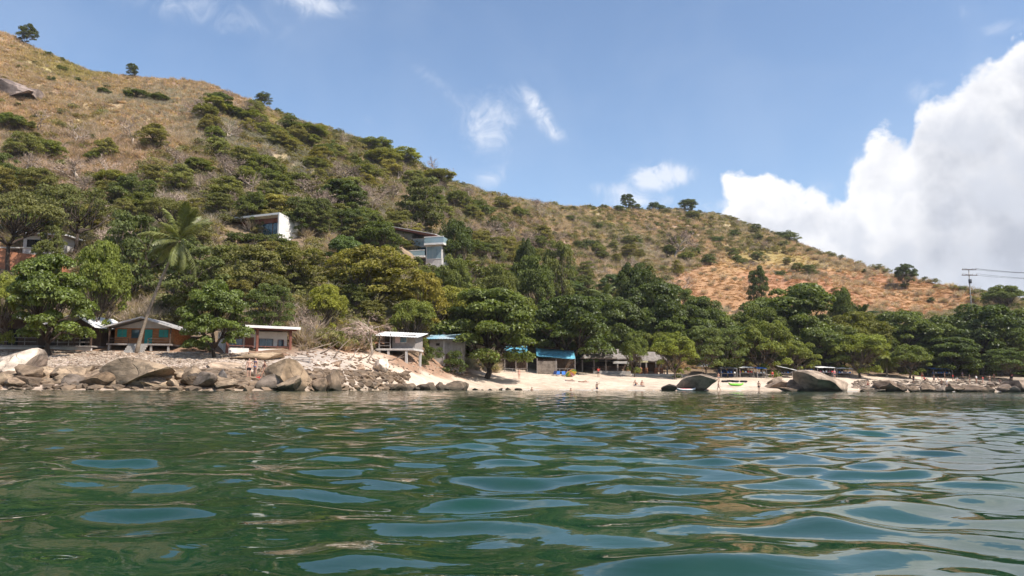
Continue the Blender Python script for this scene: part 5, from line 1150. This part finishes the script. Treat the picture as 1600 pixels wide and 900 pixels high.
# ------------------------------------------------------------------ people
SKIN = [pmat('fair_skin', (.55, .33, .24), .6, .06, 3, 0), pmat('tanned_skin', (.40, .22, .145), .6, .06, 3, 0), pmat('brown_skin', (.22, .12, .08), .6, .06, 3, 0)]
HAIR = [pmat('dark_hair', (.025, .018, .014), .6, .2, 8, .2), pmat('brown_hair', (.12, .07, .04), .6, .2, 8, .2), pmat('fair_hair', (.40, .29, .16), .6, .2, 8, .2)]
CLOTH = {k: pmat(k + '_fabric', c, .85, .12, 5, .1) for k, c in dict(black=(.02, .02, .025), navy=(.03, .045, .12), red=(.55, .04, .035), pink=(.62, .22, .25), white=(.75, .73, .7), blue=(.06, .18, .5), teal=(.05, .32, .34), yellow=(.7, .5, .08), grey=(.25, .25, .26), green=(.15, .35, .1)).items()}
def J(pose):
    """joint positions (metres, facing -y, feet at z=0)"""
    V3 = Vector
    if pose in ('stand', 'walk', 'hand_on_hip', 'wave'):
        j = dict(pel=V3((0, 0, .93)), sp=V3((0, .01, 1.13)), ch=V3((0, 0, 1.31)), nk=V3((0, .01, 1.46)), hb=V3((0, -.01, 1.54)), ht=V3((0, 0, 1.66)))
        for s, n in ((-1, 'l'), (1, 'r')):
            f = 0 if pose != 'walk' else s * .2
            j['sh' + n] = V3((s * .17, 0, 1.39)); j['el' + n] = V3((s * .225, .03 + f * .5, 1.12)); j['wr' + n] = V3((s * .235, -.04 + f * .8, .88))
            j['hi' + n] = V3((s * .09, 0, .88)); j['kn' + n] = V3((s * .10, -.02 - f, .48)); j['an' + n] = V3((s * .10, .02 - f * 1.3, .08)); j['to' + n] = V3((s * .115, -.13 - f * 1.3, .03))
        if pose == 'hand_on_hip': j['elr'] = V3((.36, .06, 1.16)); j['wrr'] = V3((.2, -.04, 1.0))
        if pose == 'wave': j['ell'] = V3((-.36, -.03, 1.5)); j['wrl'] = V3((-.3, -.06, 1.74))
    elif pose == 'sit':
        j = dict(pel=V3((0, 0, .13)), sp=V3((0, .06, .33)), ch=V3((0, .10, .51)), nk=V3((0, .12, .66)), hb=V3((0, .09, .74)), ht=V3((0, .10, .86)))
        for s, n in ((-1, 'l'), (1, 'r')):
            j['sh' + n] = V3((s * .17, .11, .59)); j['el' + n] = V3((s * .25, .25, .36)); j['wr' + n] = V3((s * .25, .33, .11))
            j['hi' + n] = V3((s * .09, -.03, .12)); j['kn' + n] = V3((s * .12, -.38, .44)); j['an' + n] = V3((s * .12, -.62, .08)); j['to' + n] = V3((s * .13, -.78, .04))
    else:  # lie on the back, head towards +y
        j = dict(pel=V3((0, 0, .12)), sp=V3((0, .2, .12)), ch=V3((0, .39, .13)), nk=V3((0, .54, .13)), hb=V3((0, .62, .14)), ht=V3((0, .74, .15)))
        for s, n in ((-1, 'l'), (1, 'r')):
            j['sh' + n] = V3((s * .17, .47, .11)); j['el' + n] = V3((s * .3, .24, .07)); j['wr' + n] = V3((s * .34, .0, .05))
            j['hi' + n] = V3((s * .09, -.05, .11)); j['kn' + n] = V3((s * .12, -.46, .12 if s < 0 else .30)); j['an' + n] = V3((s * .13, -.88 if s < 0 else -.7, .06)); j['to' + n] = V3((s * .16, -.93 if s < 0 else -.84, .16 if s < 0 else .05))
    return j
def skin_mesh(name, verts, edges, rad, sub=1):
    me = bpy.data.meshes.new(name); me.from_pydata(verts, edges, []); o = bpy.data.objects.new(name, me); COL.objects.link(o)
    md = o.modifiers.new('skin', 'SKIN'); md.use_smooth_shade = True
    sv = me.skin_vertices[0].data if me.skin_vertices else None
    if sv is None:
        bpy.context.view_layer.objects.active = o; bpy.ops.mesh.customdata_skin_add(); sv = me.skin_vertices[0].data
    for k, r in enumerate(rad): sv[k].radius = r if isinstance(r, tuple) else (r, r)
    sv[0].use_root = True
    sd = o.modifiers.new('subdivision', 'SUBSURF'); sd.levels = sub; sd.render_levels = sub
    dg = bpy.context.evaluated_depsgraph_get(); out = bpy.data.meshes.new_from_object(o.evaluated_get(dg)); out.name = name
    bpy.data.objects.remove(o); return out
def body_parts(pose, fem):
    j = J(pose); V, E, Rd, ix = [], [], [], {}
    def add(n, p, r, par=None):
        ix[n] = len(V); V.append(tuple(p)); Rd.append(r)
        if par is not None: E.append((ix[par], ix[n]))
    k = .93 if fem else 1.
    add('pel', j['pel'], (.125, .10)); add('sp', j['sp'], (.11 * k, .09), 'pel'); add('ch', j['ch'], (.135 * k, .105), 'sp'); add('nk', j['nk'], .052, 'ch'); add('hb', j['hb'], .075, 'nk'); add('ht', j['ht'], .078, 'hb')
    nose = j['hb'] * .6 + j['ht'] * .4
    for n in 'lr':
        s = -1 if n == 'l' else 1
        add('sh' + n, j['sh' + n], .056 * k, 'ch'); add('el' + n, j['el' + n], .041 * k, 'sh' + n); add('wr' + n, j['wr' + n], .028, 'el' + n)
        d = (j['wr' + n] - j['el' + n]).normalized(); side = Vector((0, -1, 0)); side = (side - d * side.dot(d)).normalized()
        add('pa' + n, j['wr' + n] + d * .07, (.03, .03), 'wr' + n)
        for f, (off, L) in enumerate(((-.033, .075), (-.011, .09), (.011, .085), (.033, .065))):
            p = j['wr' + n] + d * .11 + side * off; add('f%d' % f + n, p, .0095, 'pa' + n); inw = Vector((-s, 0, 0)) * .02; add('g%d' % f + n, p + d * L * .8 + inw, .008, 'f%d' % f + n)
        p = j['wr' + n] + d * .05 + side * .045; add('t0' + n, p, .011, 'wr' + n); add('t1' + n, p + d * .05 + side * .015, .009, 't0' + n)
        add('hi' + n, j['hi' + n], (.092, .092), 'pel'); add('kn' + n, j['kn' + n], .056, 'hi' + n); add('an' + n, j['an' + n], .038, 'kn' + n); add('to' + n, j['to' + n], .034, 'an' + n)
    body = skin_mesh('body', V, E, Rd, 1)
    th = lambda n, s: j['hi' + n].lerp(j['kn' + n], s)
    L = .55 if not fem else .12
    sh = skin_mesh('shorts', [tuple(j['pel'] + (j['sp'] - j['pel']) * .25), tuple(j['pel']), tuple(j['hil']), tuple(th('l', L)), tuple(j['hir']), tuple(th('r', L))], [(0, 1), (1, 2), (2, 3), (1, 4), (4, 5)], [(.135, .115), (.14, .118), .108, .10, .108, .10], 1)
    tp = skin_mesh('top', [tuple(j['ch'].lerp(j['sp'], .5)), tuple(j['ch']), tuple(j['shl'].lerp(j['ch'], .25)), tuple(j['shr'].lerp(j['ch'], .25))], [(0, 1), (1, 2), (1, 3)], [(.135, .112), (.15, .122), .07, .07], 1)
    ts = skin_mesh('shirt', [tuple(j['pel']), tuple(j['sp']), tuple(j['ch']), tuple(j['shl']), tuple(j['ell'].lerp(j['shl'], .3)), tuple(j['shr']), tuple(j['elr'].lerp(j['shr'], .3))], [(0, 1), (1, 2), (2, 3), (3, 4), (2, 5), (5, 6)], [(.145, .122), (.135, .115), (.155, .125), .075, .06, .075, .06], 1)
    bm = bmesh.new(); bmesh.ops.create_uvsphere(bm, u_segments=12, v_segments=8, radius=.1); c = j['hb'].lerp(j['ht'], .62); ax = (j['ht'] - j['hb']).normalized()
    back = Vector((0, 1, 0)) if pose != 'lie' else Vector((0, 0, -1))
    dl = [v for v in bm.verts if v.co.dot(ax) < -.01 and v.co.dot(back) < .02 or v.co.dot(back) < -.06 and v.co.dot(ax) < .045]
    bmesh.ops.delete(bm, geom=dl, context='VERTS'); 
    for v in bm.verts:
        if fem and v.co.dot(ax) < -.03: v.co -= ax * .14
        v.co += c + back * .012
    hr = bpy.data.meshes.new('hair'); bm.to_mesh(hr); bm.free()
    face = MB(); fwd = -back; rt = Vector((1, 0, 0)); fc = j['hb'].lerp(j['ht'], .45) + fwd * .072
    face.tube([fc - ax * .02, fc + fwd * .022 - ax * .025, fc + ax * .012], [.012, .014, .006], 5)
    eyes = MB()
    for s in (-1, 1):
        e = fc + rt * s * .03 + ax * .018 - fwd * .006; eyes.tube([e - rt * .011, e, e + rt * .011], [.003, .007, .003], 6)
    mouth = MB(); q = fc - ax * .055 - fwd * .006; mouth.tube([q - rt * .022, q + fwd * .004, q + rt * .022], [.003, .007, .003], 5)
    return body, sh, tp, ts, hr, face, eyes, mouth
BODIES = {}
def person(px, py, Y, pose, label, skin=0, top=None, bottom='black', hair=0, fem=False, rz=0., sink=None, shirt=False, hs=1., group=None):
    key = (pose, fem)
    if key not in BODIES: BODIES[key] = body_parts(pose, fem)
    body, sh, tp, ts, hr, face, eyes, mouth = BODIES[key]; p = at(px, py, Y); p.z = Hs(p.x, p.y) if sink is None else -sink
    if sink is None: p.z = max(p.z, -.3)
    o = thing('person', label, 'person', p, rz, group); o.scale = (hs, hs, hs)
    def ch(n, me, m):
        me = me if not isinstance(me, MB) else me.mesh(n, None)
        if not me.materials: me.materials.append(m)
        c = link(n, me, o); c.material_slots[0].link = 'OBJECT'; c.material_slots[0].material = m; return c
    bo = ch('body', body, SKIN[skin]); ch('shorts' if not fem else 'swim_bottoms', sh, CLOTH[bottom]); ch('hair', hr, HAIR[hair])
    if 'faces' not in BODIES: BODIES['faces'] = {}
    if key not in BODIES['faces']: BODIES['faces'][key] = (face.mesh('nose', SKIN[0]), eyes.mesh('eyes', HAIR[0]), mouth.mesh('mouth', CLOTH['pink']))
    a, b, c = BODIES['faces'][key]; ch('nose', a, SKIN[skin]); ch('eyes', b, HAIR[0]); ch('mouth', c, CLOTH['pink'])
    if shirt: ch('shirt', ts, CLOTH[top])
    elif top: ch('bikini_top', tp, CLOTH[top])
    return o
for a, kw in [((388, 600, 67, 'hand_on_hip', 'person in black shorts with bare torso, leftmost of the three left bathers', 0), dict(bottom='black', rz=.4, hs=1.05)),
              ((398, 599, 68, 'stand', 'person in patterned bluish swimwear, middle of the three left bathers', 0, 'blue', 'blue', 1, True), dict(rz=-.5)),
              ((412, 600, 67, 'walk', 'dark haired person in pink, rightmost of the three left bathers beside the block', 1, 'pink', 'pink', 0, True), dict(rz=-1.0)),
              ((811, 600, 126, 'stand', 'lone person standing on the open sand below the blue tarps', 0, 'pink', 'pink', 1, True), dict(rz=.3)),
              ((933, 610, 120, 'wave', 'person wading at the waterline in front of the restaurant wall', 1), dict(bottom='navy', sink=.45, rz=2.6)),
              ((831, 610, 113, 'stand', 'person swimming with only the head above water, left one', 1), dict(sink=1.28)), ((892, 610, 114, 'stand', 'person swimming with only the head above water, right one', 1), dict(sink=1.35)),
              ((935, 592, 136, 'stand', 'person in red shirt standing in front of the restaurant sea wall', 2, 'red', 'black'), dict(shirt=True, rz=.2)),
              ((890, 601, 128, 'lie', 'sunbather lying on a towel, nearer the beach umbrella', 1, 'red', 'red', 0, True), dict(rz=1.5)), ((911, 603, 127, 'lie', 'sunbather lying on the sand right of the other sunbather', 0, 'black', 'black', 1, True), dict(rz=1.3)),
              ((993, 603, 127, 'sit', 'person sitting on the sand, left one of the seated pair', 1, None, 'navy'), dict(rz=.3)), ((1003, 603, 127, 'sit', 'person sitting on the sand, right one of the seated pair', 1, 'red', 'red', 0, True), dict(rz=-.4)),
              ((1123, 596, 137, 'stand', 'bare chested person standing behind the big grey wedge rock', 1), dict(bottom='grey')), ((1123, 611, 123, 'walk', 'person walking right beside the big grey wedge rock', 0, 'pink', 'pink', 1, True), dict(rz=1.3)),
              ((1186, 613, 125, 'stand', 'person in dark swimwear at the water edge below the stalls', 1), dict(bottom='black', rz=3.0)), ((1207, 588, 144, 'stand', 'person in red near the white tilted canopy', 1, 'red', 'black'), dict(shirt=True)),
              ((1304, 587, 150, 'stand', 'person in pink shirt behind the whale backed rock', 0, 'pink', 'navy', 1), dict(shirt=True)), ((1356, 601, 142, 'sit', 'person sitting on sand right of the whale backed rock', 1), dict(bottom='red')),
              ((1472, 613, 146, 'stand', 'person standing at waterline, frontmost of the right crowd', 2), dict(bottom='black')), ((1480, 611, 147, 'stand', 'person in white shirt at the waterline of the right crowd', 0, 'white', 'grey', 1), dict(shirt=True))]:
    person(*a, **kw)
cr = random.Random(4); pl = []
for k in range(17):
    px = 1425 + 165 * (k + cr.uniform(.1, .9)) / 17; ps = cr.choice(['stand', 'stand', 'sit', 'walk', 'hand_on_hip']); f = cr.random() < .5; c1, c2 = cr.choice(['white', 'red', 'blue', 'black', 'pink', 'teal', 'yellow']), cr.choice(['black', 'navy', 'red', 'grey'])
    s = cr.random() < .4
    person(px, 600, 150 + cr.uniform(0, 9) + (px - 1425) * .05, ps, '%s person %s in the crowd on the right shore, %s from the left' % ({'stand': 'standing', 'sit': 'seated', 'walk': 'walking', 'hand_on_hip': 'standing'}[ps], ('in %s shirt' % c1) if s else ('in %s swimwear' % (c1 if f else c2)), ORD[k]),
           cr.randrange(3), c1 if (f or s) else None, c1 if (f and not s) else c2, cr.randrange(2), f, cr.uniform(0, 6.28), None, s, 1., 'people on the crowded right shore')

# ------------------------------------------------------------------ beach things
def canopy_umbrella(name, px, py, Y, r, h, cols, label, tilt=0., n=8):
    p = ground(px, Y, py); o = thing(name, label, 'umbrella', p, .2); o.rotation_euler = (tilt, tilt * .4, .2)
    MB().tube([(0, 0, -.2), (0, 0, h * .5), (0, 0, h + .1)], .025, 6).build('pole', OFFW, o)
    for k in range(n):
        a0, a1 = 2 * math.pi * k / n, 2 * math.pi * (k + 1) / n; am = (a0 + a1) / 2; m = MB()
        V = [(0, 0, h), (math.cos(a0) * r * .55, math.sin(a0) * r * .55, h - r * .14), (math.cos(am) * r * .52, math.sin(am) * r * .52, h - r * .17), (math.cos(a1) * r * .55, math.sin(a1) * r * .55, h - r * .14),
             (math.cos(a0) * r, math.sin(a0) * r, h - r * .42), (math.cos(am) * r * .96, math.sin(am) * r * .96, h - r * .46), (math.cos(a1) * r, math.sin(a1) * r, h - r * .42)]
        m.add(V, [(0, 1, 2), (0, 2, 3), (1, 4, 5, 2), (2, 5, 6, 3)]).build('canopy_panel', CLOTH[cols[k % len(cols)]], o, True)
canopy_umbrella('beach_umbrella', 896, 592, 133, 1.05, 1.5, ['yellow', 'pink', 'yellow', 'green'], 'pink and yellow beach umbrella tilted low on the sand', -.7)
canopy_umbrella('parasol', 1098, 585, 146, 1.5, 2.6, ['white'], 'white parasol between restaurant and beach stalls'); canopy_umbrella('parasol', 1104, 580, 152, 1.5, 3.4, ['green', 'grey'], 'faded green parasol behind the white parasol')
def lounge(px, py, Y, col, label, rz):
    p = ground(px, Y, py); o = thing('folding_beach_chair', label, 'chair', p, rz); MB().slab([(-.3, -.6, .28), (.3, -.6, .28), (.3, .1, .22), (-.3, .1, .22)], .03).build('seat', CLOTH[col], o); MB().slab([(-.3, .1, .23), (.3, .1, .23), (.3, .55, .85), (-.3, .55, .85)], .03).build('backrest', CLOTH[col], o)
    for x in (-.3, .3):
        for y in (-.5, .2): MB().tube([(x, y, 0), (x, y + .05, .24)], .02, 5).build('leg', TIN, o)
for k, (px, c) in enumerate(((866, 'navy'), (872, 'blue'), (881, 'blue'), (887, 'navy'))): lounge(px, 590, 134 + k * .3, c, 'blue folding beach chair left of the tilted umbrella, %s from the left' % ORD[k], .3 * k - .5)
def towel(px, py, Y, col, label, w=.9, l=1.8, rz=0.):
    p = ground(px, Y, py); n = 6; V = [(-w / 2 + w * i / (n - 1), -l / 2 + l * j / (n - 1), .03 + .02 * math.sin(i * 2 + j)) for j in range(n) for i in range(n)]
    o = MB().add(V, [(j * n + i, j * n + i + 1, (j + 1) * n + i + 1, (j + 1) * n + i) for j in range(n - 1) for i in range(n - 1)]).build('beach_towel', CLOTH[col], None, True); o.location = p; o.rotation_euler = (0, 0, rz)
    sm = o.modifiers.new('thickness', 'SOLIDIFY'); sm.thickness = .02; tag(o, label, 'towel')
towel(890, 602, 128, 'white', 'white towel under the sunbather nearer the beach umbrella', rz=1.5); towel(998, 603, 126.6, 'white', 'white towel under the seated pair', 2.0, 1.6)
def torus(R0, r, m, name, parent=None, n=20, k=8):
    mb = MB(); V = [((R0 + r * math.cos(2 * math.pi * j / k)) * math.cos(2 * math.pi * i / n), (R0 + r * math.cos(2 * math.pi * j / k)) * math.sin(2 * math.pi * i / n), r * math.sin(2 * math.pi * j / k)) for i in range(n) for j in range(k)]
    return mb.add(V, [(i * k + j, ((i + 1) % n) * k + j, ((i + 1) % n) * k + (j + 1) % k, i * k + (j + 1) % k) for i in range(n) for j in range(k)]).build(name, m, parent, True)
def kayak(px, py, Y, L, W, m, m2, label, rz):
    p = ground(px, Y, py) + Vector((0, 0, .05)); o = thing('kayak', label, 'boat', p, rz); n = 12; V = []; Fc = []
    for i in range(n + 1):
        s = i / n * 2 - 1; w = W / 2 * math.sqrt(max(.004, 1 - s * s)); lift = .22 * s ** 4
        V += [(s * L / 2, -w * .55, .02 + lift), (s * L / 2, -w, .2 + lift), (s * L / 2, -w * .7, .33 + lift), (s * L / 2, w * .7, .33 + lift), (s * L / 2, w, .2 + lift), (s * L / 2, w * .55, .02 + lift)]
    for i in range(n): Fc += [(i * 6 + j, i * 6 + (j + 1) % 6, i * 6 + 6 + (j + 1) % 6, i * 6 + 6 + j) for j in range(6)]
    Fc += [tuple(range(5, -1, -1)), tuple(n * 6 + j for j in range(6))]
    MB().add(V, Fc).build('hull', m, o, True)
    for x in (-L * .18, L * .15): c = torus(.34, .05, m2, 'cockpit_rim', o); c.location = (x, 0, .35); c.scale = (1.3, .75, 1); MB().box(x - .25, x + .25, -.18, .18, .335, .36).build('seat_pad', CLOTH['black'], o)
LIME = pmat('lime_plastic', (.22, .62, .06), .4, .1, 3, 0); WPL = pmat('white_plastic', (.75, .72, .70), .4, .08, 3, 0)
kayak(1150, 603, 131, 2.6, .9, LIME, LIME, 'lime green kayak lying on the sand below the stalls', .1); kayak(1072, 609, 122.5, 3.0, 1.0, WPL, CLOTH['red'], 'white and red kayak beached left of the big grey wedge rock', .05)
for k, (px, Y) in enumerate(((1133, 137), (1141, 137.6), (1149, 137), (1162, 137.5))):
    t = torus(.5, .16, CLOTH['black'], 'rubber_ring'); t.location = ground(px, Y, 597) + Vector((0, 0, .16)); tag(t, 'black rubber ring on the sand above the lime kayak, %s from the left' % ORD[k], 'swim ring', 'rubber rings on the sand')
bg = thing('red_bag', 'small red bag at the feet of the three left bathers', 'bag', ground(403, 66.5, 598)); MB().hexa([(-.2, -.12, 0), (.2, -.12, 0), (.2, .12, 0), (-.2, .12, 0), (-.15, -.08, .32), (.15, -.08, .32), (.15, .08, .32), (-.15, .08, .32)]).build('bag_body', CLOTH['red'], bg); MB().tube([(-.1, 0, .32), (-.06, 0, .46), (.06, 0, .46), (.1, 0, .32)], .015, 5).build('handle', CLOTH['red'], bg)
# stalls along the right beach
def stall(px0, px1, py_hi, py_lo, py_base, Y, m, label, goods, back=False, tilt=0.):
    p = ground((px0 + px1) / 2, Y, py_base); u = Y / F; w = (px1 - px0) * u / 2; base = at((px0 + px1) / 2, py_base, Y).z; zh, zl = at(0, py_hi, Y).z - p.z, at(0, py_lo, Y).z - p.z
    zl = max(zl, 1.7); zh = max(zh, zl + .35)
    o = thing('beach_stall', label, 'stall', p); n = 8; V = []
    for j in range(4):
        for i in range(n): s = i / (n - 1); V.append((-w + 2 * w * s, -1.2 + 2.6 * j / 3, zl + (zh - zl) * j / 3 + tilt * (s - .5) - .08 * math.sin(s * math.pi * 3) * (1 if j in (1, 2) else .4)))
    c = MB().add(V, [(j * n + i, j * n + i + 1, (j + 1) * n + i + 1, (j + 1) * n + i) for j in range(3) for i in range(n - 1)]).build('canopy', m, o, True); c.modifiers.new('thickness', 'SOLIDIFY').thickness = .03
    posts(o, [(-w + .1, -1.1), (w - .1, -1.1), (-w + .1, 1.3), (w - .1, 1.3)], -.4, zl - .12 - abs(tilt) * .5, .05, GREY_WOOD)
    MB().box(-w + .2, w - .2, -.8, .1, .72, .8).build('counter', GREY_WOOD, o); posts(o, [(-w + .3, -.7), (w - .3, -.7), (-w + .3, 0), (w - .3, 0)], -.3, .72, .04, GREY_WOOD, 'leg')
    if back: MB().box(-w + .15, w - .15, 1.2, 1.26, .1, zl - .15).build('back_sheet', CLOTH['navy'], o)
    r = random.Random(px0)
    for k in range(max(3, int(2 * w / .55))):
        x = -w + .35 + (2 * w - .7) * k / max(1, int(2 * w / .55) - 1); c = r.choice(goods); MB().hexa([(x - .16, -.6, .803), (x + .16, -.6, .803), (x + .16, -.25, .803), (x - .16, -.25, .803), (x - .12, -.55, 1.0 + r.uniform(0, .2)), (x + .12, -.55, 1.05), (x + .12, -.3, 1.05), (x - .12, -.3, 1.08)]).build('goods', CLOTH[c], o)
stall(1124, 1150, 570, 577, 594, 147, CLOTH['grey'], 'dark stall with navy back sheet below the big green dome tree', ['blue', 'black', 'white'], True)
stall(1153, 1176, 570, 576, 594, 148, WTIN, 'stall with white awning and red goods', ['red', 'white', 'red', 'yellow'])
stall(1180, 1196, 576, 581, 594, 148, CLOTH['blue'], 'small stall under a blue cloth', ['blue', 'white', 'teal'])
stall(1213, 1243, 569, 580, 594, 149, WTIN, 'stall with large tilted white canopy', ['blue', 'white', 'grey'], False, -.8)
stall(1246, 1270, 570, 576, 594, 154, CLOTH['black'], 'stall under a dark canopy right of the tilted white one', ['grey', 'white', 'blue'])
stall(1274, 1302, 573, 578, 594, 153, WTIN, 'long white roofed stall behind the whale backed rock, left section', ['red', 'pink', 'white']); stall(1304, 1330, 574, 578, 594, 154, WTIN, 'long white roofed stall behind the whale backed rock, right section', ['white', 'grey', 'blue'])
stall(1455, 1485, 584, 590, 600, 166, CLOTH['blue'], 'low blue canopy behind the right crowd', ['blue', 'white'])
stall(735, 760, 566, 572, 590, 131, SHING, 'small thatched stall under the huge almond tree', ['white', 'grey'])

# ------------------------------------------------------------------ thin broken foam where wavelets reach the shore
def foam():
    px = np.linspace(655, 1640, 1100); q = (px - 800) / F; y = lk(T_sy, q); rng = np.random.RandomState(3); V = []; Fc = []
    n = fbm(px, px * 0, 26, 4, 2.) + .25 * (fbm(px, px * 0, 5, 2, 4.) - .5)
    for k in range(len(px) - 1):
        a = n[k]
        if a < .53: continue
        o1 = -.5 + 1.0 * fbm([px[k]], [3.], 14, 2)[0]; w = .04 + .35 * (a - .5)
        b = len(V)
        for kk in (k, k + 1):
            oo = o1 if kk == k else -.5 + 1.0 * fbm([px[kk]], [3.], 14, 2)[0]
            yy = y[kk] + oo; V += [(q[kk] * (yy - w), yy - w, .05), (q[kk] * yy, yy, .09), (q[kk] * (yy + w), yy + w, .05)]
        Fc += [(b, b + 3, b + 4, b + 1), (b + 1, b + 4, b + 5, b + 2)]
    m = pmat('foam', (.60, .63, .62), .7, .15, 6, .3); o = link('foam', mesh_np('foam', V, Fc, m, True)); tag(o, 'thin broken line of white foam along the shore', 'foam', kind='stuff')
foam()

# ------------------------------------------------------------------ sea haze over the hill
def haze():
    m = bpy.data.materials.new('sea_haze'); m.use_nodes = True; nt = m.node_tree; nt.nodes.clear()
    v = nt.nodes.new('ShaderNodeVolumePrincipled'); out = nt.nodes.new('ShaderNodeOutputMaterial'); nt.links.new(v.outputs[0], out.inputs['Volume'])
    v.inputs['Color'].default_value = (.88, .91, .96, 1); v.inputs['Density'].default_value = .00011; v.inputs['Anisotropy'].default_value = .2
    o = MB().box(-2500, 2500, -2500, 2500, -40, 170).build('haze', m); tag(o, 'thin sea haze over the bay and hill', 'haze', kind='stuff')
    SC.cycles.volume_bounces = 0; SC.cycles.volume_step_rate = 4; SC.cycles.volume_max_steps = 64
haze()
